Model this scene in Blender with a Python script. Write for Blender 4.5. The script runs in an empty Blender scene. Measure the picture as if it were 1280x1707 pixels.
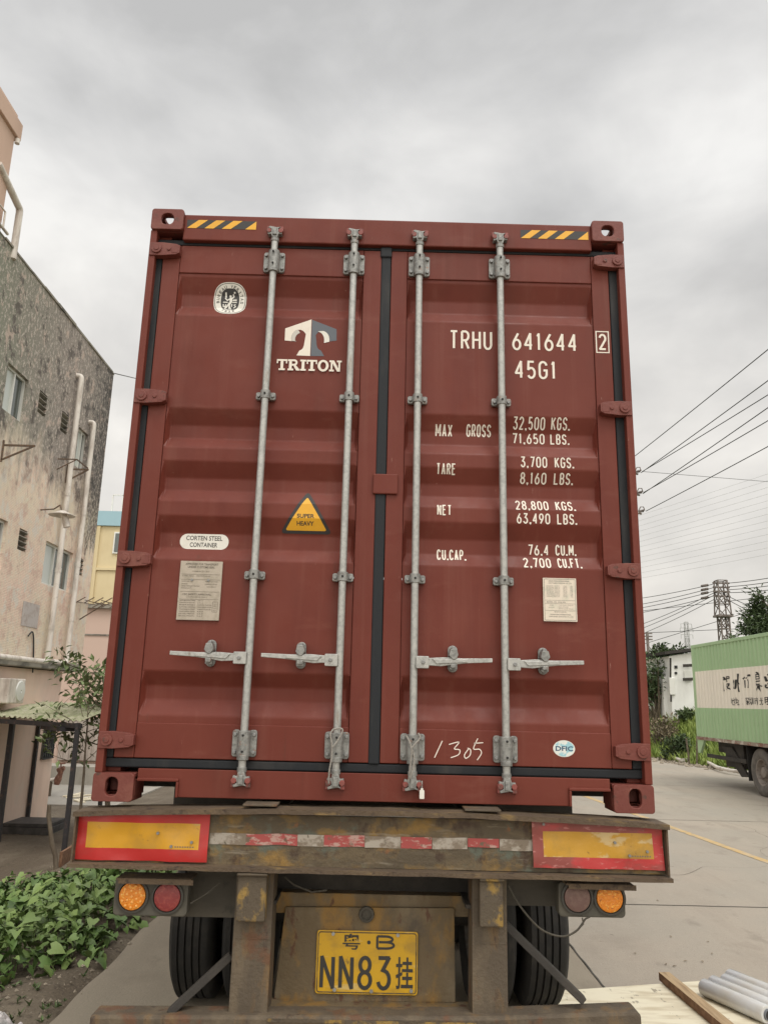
import bpy, bmesh, math, random
from mathutils import Vector, Matrix, Euler, noise as mnoise
R = math.radians
PI = math.pi
SC = bpy.context.scene
COL = SC.collection
ZC = 1.43                                     # height of the container's underside above the road

# ------------------------------------------------------------------ camera, sky, sun, exposure
CAM = Vector((-0.00878, -3.59094, 0.45059 + ZC))
CROT = Euler((1.80688523, -0.0230930716, -0.0120186627), 'XYZ')
FPX = 1307.2
cd = bpy.data.cameras.new('camera'); cam = bpy.data.objects.new('camera', cd); COL.objects.link(cam)
cam.location = CAM; cam.rotation_euler = CROT
cd.sensor_fit = 'VERTICAL'; cd.sensor_height = 36; cd.lens = 36 * FPX / 1707
cd.clip_start = .05; cd.clip_end = 3000
SC.camera = cam
SUN_EL, SUN_AZ = R(60), R(150)                # azimuth measured clockwise from +Y: behind the camera, a little right

w = bpy.data.worlds.new('World'); SC.world = w; w.use_nodes = True
nt = w.node_tree
for n in list(nt.nodes): nt.nodes.remove(n)
def nd(nt, typ, ins=None, **props):
    n = nt.nodes.new(typ)
    for k, v in props.items(): setattr(n, k, v)
    for k, v in (ins or {}).items():
        s = n.inputs[k]
        if isinstance(v, bpy.types.NodeSocket): nt.links.new(v, s)
        else: s.default_value = v
    return n
def c4(c): return (c[0], c[1], c[2], 1.0)
def mixc(nt, f, a, b, mode='MIX'):
    n = nt.nodes.new('ShaderNodeMix'); n.data_type = 'RGBA'; n.blend_type = mode
    for i, v in ((0, f), (6, a), (7, b)):
        if isinstance(v, bpy.types.NodeSocket): nt.links.new(v, n.inputs[i])
        else: n.inputs[i].default_value = v if i == 0 else c4(v)
    return n.outputs[2]
def ramp(nt, fac, stops, interp='LINEAR'):
    n = nt.nodes.new('ShaderNodeValToRGB'); nt.links.new(fac, n.inputs[0]); e = n.color_ramp.elements
    n.color_ramp.interpolation = interp
    while len(e) < len(stops): e.new(.5)
    for i, (p, c) in enumerate(stops):
        e[i].position = p; e[i].color = c4(c) if not isinstance(c, (int, float)) else (c, c, c, 1)
    return n.outputs[0]
def noise(nt, vec, scale, detail=4, rough=.55, dist=0.0):
    n = nd(nt, 'ShaderNodeTexNoise', {'Scale': scale, 'Detail': detail, 'Roughness': rough, 'Distortion': dist})
    if vec is not None: nt.links.new(vec, n.inputs['Vector'])
    return n.outputs[0]
def vmap(nt, vec, scale=(1, 1, 1), loc=(0, 0, 0)):
    n = nd(nt, 'ShaderNodeMapping', {'Vector': vec, 'Scale': scale, 'Location': loc}); return n.outputs[0]
def math2(nt, op, a, b=0.0, clamp=False):
    n = nt.nodes.new('ShaderNodeMath'); n.operation = op; n.use_clamp = clamp
    for i, v in ((0, a), (1, b)):
        if isinstance(v, bpy.types.NodeSocket): nt.links.new(v, n.inputs[i])
        else: n.inputs[i].default_value = v
    return n.outputs[0]

sky = nd(nt, 'ShaderNodeTexSky', sky_type='NISHITA', sun_disc=False, sun_elevation=SUN_EL, sun_rotation=SUN_AZ,
         air_density=1.0, dust_density=4.0, ozone_density=1.0)
tc = nd(nt, 'ShaderNodeTexCoord')
v0 = vmap(nt, tc.outputs['Generated'], (1.0, 1.0, 1.9), (1.9, 9.1, 5.2))
big = noise(nt, v0, 1.7, 5, .5, .25)
fine = noise(nt, vmap(nt, tc.outputs['Generated'], (1, 1, 1.7), (.3, 5.2, 1.0)), 4.2, 6, .55, .3)
mx = math2(nt, 'ADD', math2(nt, 'MULTIPLY', big, .66), math2(nt, 'MULTIPLY', fine, .34))
cl = ramp(nt, mx, [(.37, (3.75, 3.73, 3.69)), (.45, (4.55, 4.52, 4.46)), (.52, (5.3, 5.24, 5.13)), (.6, (6.3, 6.22, 6.05))])
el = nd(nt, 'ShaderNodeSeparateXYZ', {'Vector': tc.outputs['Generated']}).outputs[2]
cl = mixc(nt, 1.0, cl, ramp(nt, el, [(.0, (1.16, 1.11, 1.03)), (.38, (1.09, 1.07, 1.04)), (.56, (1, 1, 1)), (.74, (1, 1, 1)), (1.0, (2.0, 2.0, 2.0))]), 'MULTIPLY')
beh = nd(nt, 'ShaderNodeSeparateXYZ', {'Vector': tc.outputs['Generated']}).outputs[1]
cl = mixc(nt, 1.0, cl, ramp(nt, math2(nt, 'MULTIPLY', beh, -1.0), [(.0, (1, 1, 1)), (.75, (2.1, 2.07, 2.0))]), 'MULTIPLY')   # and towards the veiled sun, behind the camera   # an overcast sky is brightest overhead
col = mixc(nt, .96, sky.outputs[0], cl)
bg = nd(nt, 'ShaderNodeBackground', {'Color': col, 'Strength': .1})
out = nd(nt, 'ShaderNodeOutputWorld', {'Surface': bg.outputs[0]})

sl = bpy.data.lights.new('sun', 'SUN'); sl.energy = 1.0; sl.angle = R(25); sl.color = (1, .965, .91)
so = bpy.data.objects.new('sun', sl); COL.objects.link(so)
sd = Vector((math.sin(SUN_AZ) * math.cos(SUN_EL), math.cos(SUN_AZ) * math.cos(SUN_EL), math.sin(SUN_EL)))
so.rotation_euler = sd.to_track_quat('Z', 'Y').to_euler(); so.location = (0, 0, 30)
SC.view_settings.view_transform = 'Standard'; SC.view_settings.look = 'None'
SC.view_settings.exposure = 0.58; SC.view_settings.gamma = 1.0

# ------------------------------------------------------------------ measuring: a point seen in the photograph, on a plane of known x, y or z
_RM = CROT.to_matrix()
def at(px, py, X=None, Y=None, Z=None):
    d = _RM @ Vector(((px - 640) / FPX, -(py - 853.5) / FPX, -1))
    k, v = (0, X) if X is not None else (1, Y) if Y is not None else (2, Z)
    return CAM + d * ((v - CAM[k]) / d[k])
def S(u, v, Y):
    """u, v measured on the container's rear plane (y = 0, z above its underside) moved to depth Y"""
    k = (3.59094 + Y) / 3.59094
    return (-.00878 + (u + .00878) * k, Y, .45059 + (v - .45059) * k)
def lp(px, py, Y=0.0):
    p = at(px, py, Y=Y); return (p.x, p.y, p.z - ZC)

# ------------------------------------------------------------------ materials
def mat(name, c, rough=.6, metal=0.0, layers=(), bump=0.0, bscale=60, island=0.0, spec=.5, coord='Object', rvar=0.0, dent=0.0):
    m = bpy.data.materials.new(name); m.use_nodes = True; nt = m.node_tree
    b = nt.nodes['Principled BSDF']; b.inputs['Metallic'].default_value = metal
    b.inputs['Roughness'].default_value = rough; b.inputs['Specular IOR Level'].default_value = spec
    tcn = nd(nt, 'ShaderNodeTexCoord'); vec = tcn.outputs[coord]
    col = None
    for i, L in enumerate(layers):
        s = L.get('s', 3.0)
        vv = vmap(nt, vec, s if isinstance(s, tuple) else (s, s, s), L.get('loc', (i * 3.7, i * 1.9, i * 5.3)))
        f = noise(nt, vv, 1.0, L.get('d', 5), L.get('r', .6), L.get('w', 0.0))
        f = ramp(nt, f, [(L['lo'], 0.0), (L['hi'], L.get('a', 1.0))])
        col = mixc(nt, f, col if col is not None else c, L['c'])
    if island:
        g = nd(nt, 'ShaderNodeNewGeometry')
        col = mixc(nt, ramp(nt, g.outputs['Random Per Island'], [(0, 0.0), (1, island)]), col if col is not None else c, [min(1, k * 2.3 + .01) for k in c])
    if col is not None: nt.links.new(col, b.inputs['Base Color'])
    else: b.inputs['Base Color'].default_value = c4(c)
    if rvar:
        rn = ramp(nt, noise(nt, vec, 9, 5), [(.3, max(0, rough - rvar)), (.7, min(1, rough + rvar))]); nt.links.new(rn, b.inputs['Roughness'])
    if bump:
        h = noise(nt, vec, bscale, 5, .6)
        if dent: h = math2(nt, 'ADD', h, math2(nt, 'MULTIPLY', noise(nt, vmap(nt, vec, (1, 1, .6)), 2.6, 2, .4), dent))
        bn = nd(nt, 'ShaderNodeBump', {'Height': h, 'Strength': bump, 'Distance': .01}); nt.links.new(bn.outputs[0], b.inputs['Normal'])
    return m

M = {}
M['red'] = mat('container_red', (.132, .0278, .0178), .5, layers=[
    dict(c=(.152, .0355, .0235), s=1.6, lo=.4, hi=.65), dict(c=(.2, .075, .055), s=(16, 16, .5), lo=.54, hi=.74, a=.3), dict(c=(.085, .03, .018), s=(30, 30, .9), lo=.64, hi=.76, a=.4), dict(c=(.112, .022, .015), s=(7, 7, 1.2), lo=.52, hi=.72, a=.55),
    dict(c=(.27, .12, .09), s=(3, 3, 9), lo=.6, hi=.8, a=.22), dict(c=(.05, .03, .025), s=38, lo=.735, hi=.76, a=.6), dict(c=(.36, .2, .16), s=(70, 70, 10), lo=.715, hi=.735, a=.55), dict(c=(.075, .03, .02), s=(2.2, 2.2, .8), lo=.6, hi=.78, a=.35)], bump=.05, bscale=26, rvar=.12, spec=.24, dent=26.0)
M['red_worn'] = mat('container_red_worn', (.145, .033, .023), .6, layers=[
    dict(c=(.185, .058, .04), s=9, lo=.5, hi=.7), dict(c=(.06, .03, .02), s=18, lo=.62, hi=.68, a=.9), dict(c=(.3, .2, .16), s=34, lo=.7, hi=.74, a=.5)], bump=.25, bscale=45)
M['gasket'] = mat('gasket_rubber', (.018, .02, .023), .62, layers=[dict(c=(.06, .055, .05), s=(5, 5, 1.4), lo=.52, hi=.75, a=.7)], bump=.1, bscale=30, spec=.25)
M['zinc'] = mat('galvanised_steel', (.39, .39, .37), .42, .45, layers=[dict(c=(.31, .31, .295), s=70, lo=.44, hi=.6), dict(c=(.43, .425, .40), s=16, lo=.52, hi=.72),
    dict(c=(.2, .15, .11), s=(22, 22, 5), lo=.64, hi=.75, a=.7)], bump=.1, bscale=90, rvar=.12)
M['zinc_dull'] = mat('galvanised_casting', (.27, .27, .255), .5, .4, layers=[dict(c=(.18, .18, .172), s=50, lo=.45, hi=.62), dict(c=(.27, .13, .08), s=26, lo=.62, hi=.72, a=.8)], bump=.25, bscale=70)
M['bolt'] = mat('bolt_head', (.24, .24, .235), .5, .5)
M['hole'] = mat('dark_hole', (.015, .014, .014), .8)
M['cream'] = mat('cream_paint', (.72, .66, .57), .6, layers=[dict(c=(.62, .54, .46), s=30, lo=.5, hi=.75, a=.6)])
M['white_sticker'] = mat('white_sticker', (.68, .66, .6), .5, layers=[dict(c=(.58, .54, .47), s=20, lo=.5, hi=.7, a=.7)])
M['ink'] = mat('black_ink', (.03, .028, .027), .6)
M['grey_ink'] = mat('grey_ink', (.10, .112, .13), .6)
M['yellow_sticker'] = mat('yellow_sticker', (.72, .37, .02), .45, layers=[dict(c=(.62, .3, .02), s=12, lo=.5, hi=.7, a=.6)])
M['plate_metal'] = mat('aluminium_plate', (.40, .345, .28), .5, .1, layers=[dict(c=(.3, .26, .2), s=25, lo=.45, hi=.7)])
M['plate_ink'] = mat('plate_ink', (.15, .125, .10), .6)
M['paper'] = mat('paper_plate', (.66, .58, .48), .55, layers=[dict(c=(.55, .52, .42), s=22, lo=.5, hi=.7)])
M['pale_ink'] = mat('pale_ink', (.21, .2, .18), .6)
M['blue_sticker'] = mat('blue_sticker', (.3, .52, .58), .5, layers=[dict(c=(.66, .68, .64), s=26, lo=.5, hi=.54)])
M['chalk'] = mat('chalk', (.75, .66, .58), .9)
M['rope'] = mat('rope', (.3, .28, .25), .9, bump=.6, bscale=200)
M['cam_red'] = mat('keeper_red', (.22, .055, .045), .55, layers=[dict(c=(.1, .05, .04), s=40, lo=.5, hi=.65)])
M['beam'] = mat('weathered_beam', (.084, .063, .038), .72, layers=[
    dict(c=(.15, .108, .058), s=(5, 5, 12), lo=.45, hi=.7), dict(c=(.26, .15, .035), s=(5, 5, 7), lo=.53, hi=.65, a=.8),
    dict(c=(.095, .11, .085), s=8, lo=.58, hi=.66, a=.8), dict(c=(.05, .028, .017), s=(12, 12, 9), lo=.55, hi=.66, a=.95),
    dict(c=(.28, .24, .18), s=(6, 6, 40), lo=.62, hi=.72, a=.5), dict(c=(.2, .085, .03), s=11, lo=.63, hi=.7, a=.8)], bump=.5, bscale=45)
M['flange'] = mat('rusty_flange', (.085, .058, .036), .8, layers=[dict(c=(.115, .078, .045), s=(4, 9, 9), lo=.45, hi=.65), dict(c=(.23, .15, .055), s=(6, 9, 20), lo=.58, hi=.68, a=.7),
    dict(c=(.04, .025, .018), s=22, lo=.57, hi=.68, a=.9)], bump=.7, bscale=55)
M['post'] = mat('dirty_post', (.082, .062, .042), .75, layers=[dict(c=(.125, .095, .062), s=(10, 10, 3), lo=.45, hi=.65), dict(c=(.17, .10, .04), s=(12, 12, 4), lo=.54, hi=.66, a=.8),
    dict(c=(.05, .035, .026), s=(24, 24, 8), lo=.6, hi=.68, a=.9), dict(c=(.12, .055, .028), s=9, lo=.56, hi=.66, a=.8)], bump=.5, bscale=50)
M['block'] = mat('bump_block', (.082, .062, .04), .7, layers=[dict(c=(.28, .175, .04), s=(14, 14, 9), lo=.51, hi=.6, a=.85), dict(c=(.06, .045, .032), s=24, lo=.58, hi=.65, a=.9)], bump=.5, bscale=60)
M['panel'] = mat('rear_panel', (.13, .093, .05), .75, layers=[dict(c=(.18, .138, .085), s=(5, 5, 3), lo=.45, hi=.65), dict(c=(.25, .14, .035), s=(8, 8, 4), lo=.5, hi=.62, a=.85),
    dict(c=(.10, .045, .025), s=(18, 18, 9), lo=.6, hi=.66, a=.9), dict(c=(.075, .06, .045), s=(6, 6, 6), lo=.6, hi=.74, a=.8)], bump=.45, bscale=40)
M['chassis'] = mat('dark_chassis', (.032, .028, .024), .8, layers=[dict(c=(.06, .05, .04), s=5, lo=.48, hi=.7)], bump=.4, bscale=40)
M['guard'] = mat('dusty_guard', (.065, .058, .046), .85, layers=[dict(c=(.095, .083, .065), s=(3, 3, 7), lo=.45, hi=.7), dict(c=(.05, .045, .038), s=14, lo=.6, hi=.7)], bump=.3)
M['refl_red'] = mat('reflector_red', (.42, .022, .02), .35, layers=[dict(c=(.34, .045, .04), s=(5, 5, 8), lo=.52, hi=.7, a=.8), dict(c=(.2, .08, .05), s=34, lo=.66, hi=.74, a=.6)], bump=.15, bscale=9)
M['refl_red_faded'] = mat('faded_reflector_red', (.44, .04, .04), .4, layers=[dict(c=(.22, .06, .05), s=(4, 4, 5), lo=.46, hi=.56, a=.9, loc=(1, 2, 8)), dict(c=(.5, .22, .2), s=(22, 22, 60), lo=.58, hi=.66, a=.6)], bump=.3, bscale=12)
M['refl_yel_faded'] = mat('faded_reflector_yellow', (.5, .27, .03), .4, layers=[dict(c=(.36, .21, .04), s=(5, 5, 5), lo=.44, hi=.56, a=.9), dict(c=(.55, .42, .22), s=(5, 5, 9), lo=.54, hi=.58, a=.8), dict(c=(.2, .1, .03), s=30, lo=.66, hi=.72, a=.7)], bump=.3, bscale=12)
M['refl_yel'] = mat('reflector_yellow', (.56, .285, .018), .35, layers=[dict(c=(.45, .24, .03), s=(7, 7, 7), lo=.5, hi=.65), dict(c=(.42, .3, .13), s=(5, 5, 11), lo=.6, hi=.66, a=.7), dict(c=(.2, .1, .03), s=30, lo=.66, hi=.72, a=.7)], bump=.18, bscale=9)
M['tape_red'] = mat('tape_red', (.33, .06, .055), .5, layers=[dict(c=(.45, .33, .28), s=(20, 20, 46), lo=.52, hi=.6, a=.75), dict(c=(.13, .09, .06), s=24, lo=.56, hi=.63)])
M['tape_white'] = mat('tape_white', (.36, .32, .27), .5, layers=[dict(c=(.19, .15, .11), s=(16, 16, 24), lo=.44, hi=.56), dict(c=(.11, .09, .06), s=34, lo=.6, hi=.67)])
M['lamp_body'] = mat('lamp_housing', (.075, .07, .056), .7, layers=[dict(c=(.11, .098, .075), s=8, lo=.45, hi=.7)])
M['lamp_rim'] = mat('lamp_rim', (.05, .047, .04), .6)
M['amber'] = mat('amber_lens', (.75, .24, .02), .25, layers=[dict(c=(.9, .45, .08), s=70, lo=.56, hi=.62), dict(c=(.45, .13, .02), s=55, lo=.6, hi=.65)], bump=.6, bscale=120)
M['amber_dot'] = mat('amber_led', (.85, .42, .1), .25)
M['redlens'] = mat('red_lens', (.235, .035, .035), .35, layers=[dict(c=(.3, .06, .05), s=60, lo=.5, hi=.6)], bump=.4, bscale=120)
M['dulllens'] = mat('dusty_red_lens', (.15, .085, .072), .55, layers=[dict(c=(.18, .11, .09), s=40, lo=.5, hi=.6)], bump=.3, bscale=120)
M['tyre'] = mat('tyre_rubber', (.016, .015, .014), .9, layers=[dict(c=(.036, .032, .027), s=9, lo=.48, hi=.7, a=.8)], bump=.25, bscale=60)
M['rim'] = mat('wheel_rim', (.16, .15, .14), .6, .3, layers=[dict(c=(.1, .08, .06), s=14, lo=.5, hi=.65)])
M['plate_yel'] = mat('number_plate_yellow', (.58, .335, .016), .4, layers=[dict(c=(.42, .25, .03), s=(9, 9, 12), lo=.5, hi=.7), dict(c=(.62, .47, .2), s=(5, 5, 22), lo=.62, hi=.7, a=.7), dict(c=(.2, .12, .03), s=28, lo=.63, hi=.7, a=.8)], bump=.1, bscale=14)
M['plate_blk'] = mat('number_plate_black', (.035, .033, .03), .5)
M['cable'] = mat('black_cable', (.03, .03, .03), .6)
M['wire_grey'] = mat('grey_wire', (.1, .1, .1), .6)
M['wood'] = mat('sawn_wood', (.42, .30, .17), .75, layers=[dict(c=(.26, .17, .09), s=(40, 3, 40), lo=.45, hi=.65), dict(c=(.42, .32, .2), s=(9, 2, 9), lo=.55, hi=.7)], bump=.2, bscale=40)
M['wood_end'] = mat('plank_edge', (.17, .085, .045), .8, layers=[dict(c=(.25, .14, .08), s=25, lo=.45, hi=.6)])
M['ply'] = mat('pale_plywood', (.74, .68, .52), .6, layers=[dict(c=(.52, .44, .3), s=(3, 14, 3), lo=.45, hi=.7), dict(c=(.25, .21, .15), s=(16, 8, 9), lo=.635, hi=.66, a=.8)], bump=.08)
M['core'] = mat('cardboard_core', (.14, .15, .17), .8)

# ------------------------------------------------------------------ mesh builder
ROOT = {}
class MB:
    def __init__(s, frame=(0, 0, 0)): s.v = []; s.f = []; s.mi = []; s.frame = Vector(frame)
    def add(s, vs, fs, mi=0):
        n = len(s.v); s.v += [tuple(p) for p in vs]; s.f += [tuple(i + n for i in f) for f in fs]; s.mi += [mi] * len(fs); return s
    def box(s, x0, x1, y0, y1, z0, z1, mi=0):
        x0, x1 = min(x0, x1), max(x0, x1); y0, y1 = min(y0, y1), max(y0, y1); z0, z1 = min(z0, z1), max(z0, z1)
        return s.add([(x0, y0, z0), (x1, y0, z0), (x1, y1, z0), (x0, y1, z0), (x0, y0, z1), (x1, y0, z1), (x1, y1, z1), (x0, y1, z1)],
                     [(0, 3, 2, 1), (4, 5, 6, 7), (0, 1, 5, 4), (1, 2, 6, 5), (2, 3, 7, 6), (3, 0, 4, 7)], mi)
    def ubox(s, u0, u1, v0, v1, ya, yb, mi=0):
        """box whose front face at depth ya covers u0..u1, v0..v1 of the photograph"""
        a = S(u0, v0, ya); b = S(u1, v1, ya); return s.box(a[0], b[0], ya, yb, a[2], b[2], mi)
    def beam(s, a, b, w, h, up=(0, 0, 1), mi=0):
        a = Vector(a); b = Vector(b); d = (b - a).normalized(); u = Vector(up); r = d.cross(u).normalized(); u = r.cross(d).normalized()
        vs = [p + r * (w / 2 * i) + u * (h / 2 * j) for p in (a, b) for i, j in ((-1, -1), (1, -1), (1, 1), (-1, 1))]
        return s.add(vs, [(0, 1, 2, 3), (7, 6, 5, 4), (0, 4, 5, 1), (1, 5, 6, 2), (2, 6, 7, 3), (3, 7, 4, 0)], mi)
    def tube(s, pts, r, n=12, caps=True, mi=0):
        pts = [Vector(p) for p in pts]; rs = r if isinstance(r, (list, tuple)) else [r] * len(pts)
        base = len(s.v); prev = None
        for i, p in enumerate(pts):
            d = (pts[min(i + 1, len(pts) - 1)] - pts[max(i - 1, 0)])
            d = d.normalized() if d.length > 1e-9 else Vector((0, 0, 1))
            if prev is None: a = d.orthogonal().normalized()
            else:
                a = prev - d * prev.dot(d); a = a.normalized() if a.length > 1e-6 else d.orthogonal().normalized()
            prev = a; b = d.cross(a)
            s.v += [tuple(p + (a * math.cos(2 * PI * k / n) + b * math.sin(2 * PI * k / n)) * rs[i]) for k in range(n)]
        for i in range(len(pts) - 1):
            for k in range(n):
                s.f.append((base + i * n + k, base + i * n + (k + 1) % n, base + (i + 1) * n + (k + 1) % n, base + (i + 1) * n + k)); s.mi.append(mi)
        if caps:
            s.f.append(tuple(base + k for k in reversed(range(n)))); s.mi.append(mi)
            e = base + (len(pts) - 1) * n; s.f.append(tuple(e + k for k in range(n))); s.mi.append(mi)
        return s
    def prism(s, poly, y0, y1, mi=0, axis='y'):
        n = len(poly)
        P = {'y': lambda a, b, t: (a, t, b), 'x': lambda a, b, t: (t, a, b), 'z': lambda a, b, t: (a, b, t)}[axis]
        vs = [P(a, b, y0) for a, b in poly] + [P(a, b, y1) for a, b in poly]
        fs = [tuple(range(n)), tuple(reversed(range(n, 2 * n)))] + [(i, i + n, (i + 1) % n + n, (i + 1) % n) for i in range(n)]
        return s.add(vs, fs, mi)
    def sheet(s, poly, y, mi=0): return s.add([(a, y, b) for a, b in poly], [tuple(range(len(poly)))], mi)
    def lathe(s, prof, o, axis='x', n=32, mi=0):
        base = len(s.v); m = len(prof)
        for k in range(n):
            c, q = math.cos(2 * PI * k / n), math.sin(2 * PI * k / n)
            for t, r in prof:
                p = (t, r * c, r * q) if axis == 'x' else (r * c, t, r * q) if axis == 'y' else (r * c, r * q, t)
                s.v.append((p[0] + o[0], p[1] + o[1], p[2] + o[2]))
        for k in range(n):
            for i in range(m - 1):
                s.f.append((base + k * m + i, base + k * m + i + 1, base + (k + 1) % n * m + i + 1, base + (k + 1) % n * m + i)); s.mi.append(mi)
        return s
    def ring(s, outer, inner, fn, t, mi=0, mih=None):
        """plate between two outlines of equal length, thickness t; fn maps (a, b, depth) to a point"""
        n = len(outer); vs = [fn(a, b, 0) for a, b in outer] + [fn(a, b, 0) for a, b in inner] + [fn(a, b, t) for a, b in inner] + [fn(a, b, t) for a, b in outer]
        fs = []
        for i in range(n):
            j = (i + 1) % n
            fs += [(i, j, n + j, n + i), (n + i, n + j, 2 * n + j, 2 * n + i), (2 * n + i, 2 * n + j, 3 * n + j, 3 * n + i), (3 * n + i, 3 * n + j, j, i)]
        return s.add(vs, fs, mi)
    def build(s, name, mats, parent=None, bevel=0.0, seg=2, smooth=None, org=None):
        me = bpy.data.meshes.new(name); V = [Vector(p) + s.frame for p in s.v]
        if parent is not None: o0 = Vector(ROOT[parent.name])
        elif org is not None: o0 = Vector(org)
        else:
            xs = [p.x for p in V]; ys = [p.y for p in V]; zs = [p.z for p in V]
            o0 = Vector(((min(xs) + max(xs)) / 2, (min(ys) + max(ys)) / 2, min(zs)))
        me.from_pydata([tuple(p - o0) for p in V], [], s.f)
        for m in (mats if isinstance(mats, (list, tuple)) else [mats]): me.materials.append(M[m] if isinstance(m, str) else m)
        me.polygons.foreach_set('material_index', s.mi)
        bm = bmesh.new(); bm.from_mesh(me); bmesh.ops.recalc_face_normals(bm, faces=bm.faces); bm.to_mesh(me); bm.free()
        if smooth:
            me.polygons.foreach_set('use_smooth', [True] * len(me.polygons)); me.set_sharp_from_angle(angle=R(smooth))
        me.update()
        o = bpy.data.objects.new(name, me); COL.objects.link(o)
        if parent is not None: o.parent = parent
        else: o.location = o0
        ROOT[o.name] = tuple(o0)
        if bevel:
            bv = o.modifiers.new('bevel', 'BEVEL'); bv.width = bevel; bv.segments = seg; bv.limit_method = 'ANGLE'; bv.angle_limit = R(40)
        return o
def tag(o, label, cat=None, group=None, kind=None):
    if label: o['label'] = label
    if cat: o['category'] = cat
    if group: o['group'] = group
    if kind: o['kind'] = kind
    return o
def curve(pts, n=6):
    """a smooth path through the given points"""
    P = [Vector(p) for p in pts]; out = []
    for i in range(len(P) - 1):
        a, b, c, d = P[max(i - 1, 0)], P[i], P[i + 1], P[min(i + 2, len(P) - 1)]
        for k in range(n):
            t = k / n; out.append(.5 * (2 * b + (c - a) * t + (2 * a - 5 * b + 4 * c - d) * t * t + (3 * b - a - 3 * c + d) * t ** 3))
    return out + [P[-1]]
def thing(name, label, cat, loc=(0, 0, 0), group=None):
    o = bpy.data.objects.new(name, None); COL.objects.link(o); o.location = loc; o.empty_display_size = .3
    ROOT[o.name] = tuple(loc); return tag(o, label, cat, group)

# ------------------------------------------------------------------ lettering
def arc(cx, cy, rx, ry, a0, a1, n=10):
    return [(cx + rx * math.cos(R(a0 + (a1 - a0) * i / n)), cy + ry * math.sin(R(a0 + (a1 - a0) * i / n))) for i in range(n + 1)]
_o = arc(.5, .74, .5, .26, 0, 180) + arc(.5, .26, .5, .26, 180, 360)
_six = [[(.72, 1), (.16, .56), (.03, .42), (0, .3)], arc(.5, .3, .5, .3, 0, 360, 24)]
GL = {  # strokes of a narrow round-cornered stencil hand
 'A': [[(0, 0), (.5, 1), (1, 0)], [(.2, .3), (.8, .3)]], 'B': [[(0, 0), (0, 1)], [(0, 1), (.5, 1)] + arc(.5, .76, .42, .24, 90, -90) + [(.1, .52)], [(.1, .52), (.55, .52)] + arc(.55, .26, .45, .26, 90, -90) + [(0, 0)]],
 'C': [arc(.5, .74, .5, .26, 10, 180) + arc(.5, .26, .5, .26, 180, 350)], 'E': [[(1, 1), (0, 1), (0, 0), (1, 0)], [(0, .53), (.85, .53)]],
 'F': [[(1, 1), (0, 1), (0, 0)], [(0, .53), (.85, .53)]], 'G': [arc(.5, .74, .5, .26, 10, 180) + arc(.5, .26, .5, .26, 180, 360) + [(1, .48), (.55, .48)]],
 'H': [[(0, 0), (0, 1)], [(1, 0), (1, 1)], [(0, .52), (1, .52)]], 'I': [[(.5, 0), (.5, 1)]], 'K': [[(0, 0), (0, 1)], [(1, 1), (0, .42)], [(.3, .58), (1, 0)]],
 'L': [[(0, 1), (0, 0), (1, 0)]], 'M': [[(0, 0), (0, 1), (.5, .3), (1, 1), (1, 0)]], 'N': [[(0, 0), (0, 1), (1, 0), (1, 1)]], 'O': [_o + [_o[0]]],
 'P': [[(0, 0), (0, 1)], [(0, 1), (.5, 1)] + arc(.5, .74, .5, .26, 90, -90) + [(.05, .48)]], 'R': [[(0, 0), (0, 1)], [(0, 1), (.5, 1)] + arc(.5, .74, .5, .26, 90, -90) + [(.05, .48)], [(.5, .48), (1, 0)]],
 'S': [arc(.5, .75, .5, .25, 10, 270) + arc(.5, .25, .5, .25, 90, -170)], 'T': [[(0, 1), (1, 1)], [(.5, 1), (.5, 0)]],
 'U': [[(0, 1), (0, .28)] + arc(.5, .26, .5, .26, 180, 360) + [(1, 1)]], 'X': [[(0, 0), (1, 1)], [(0, 1), (1, 0)]], 'Y': [[(0, 1), (.5, .5), (1, 1)], [(.5, .5), (.5, 0)]],
 '0': [_o + [_o[0]]], '1': [[(.18, .84), (.55, 1), (.55, 0)]], '2': [arc(.5, .74, .5, .26, 170, -25) + [(0, 0), (1, 0)]],
 '3': [[(0.02, 1), (.95, 1), (.42, .6)] + arc(.5, .29, .5, .29, 80, -165)], '4': [[(.76, 0), (.76, 1), (0, .28), (1, .28)]],
 '5': [[(.9, 1), (.14, 1), (.08, .52)] + arc(.5, .31, .5, .31, 130, -150)], '6': _six, '9': [[(1 - x, 1 - y) for x, y in st] for st in _six],
 '7': [[(0, 1), (1, 1), (.4, 0)]], '8': [arc(.5, .76, .43, .24, 0, 360, 16), arc(.5, .26, .5, .26, 0, 360, 16)], '.': [[(.35, 0), (.65, 0)]], ',': [[(.6, .06), (.3, -.12)]], '-': [[(0, .5), (1, .5)]],
}
GWID = {'1': .62, '.': .3, ',': .3, ' ': .75, 'I': .5, 'M': 1.25}
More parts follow.
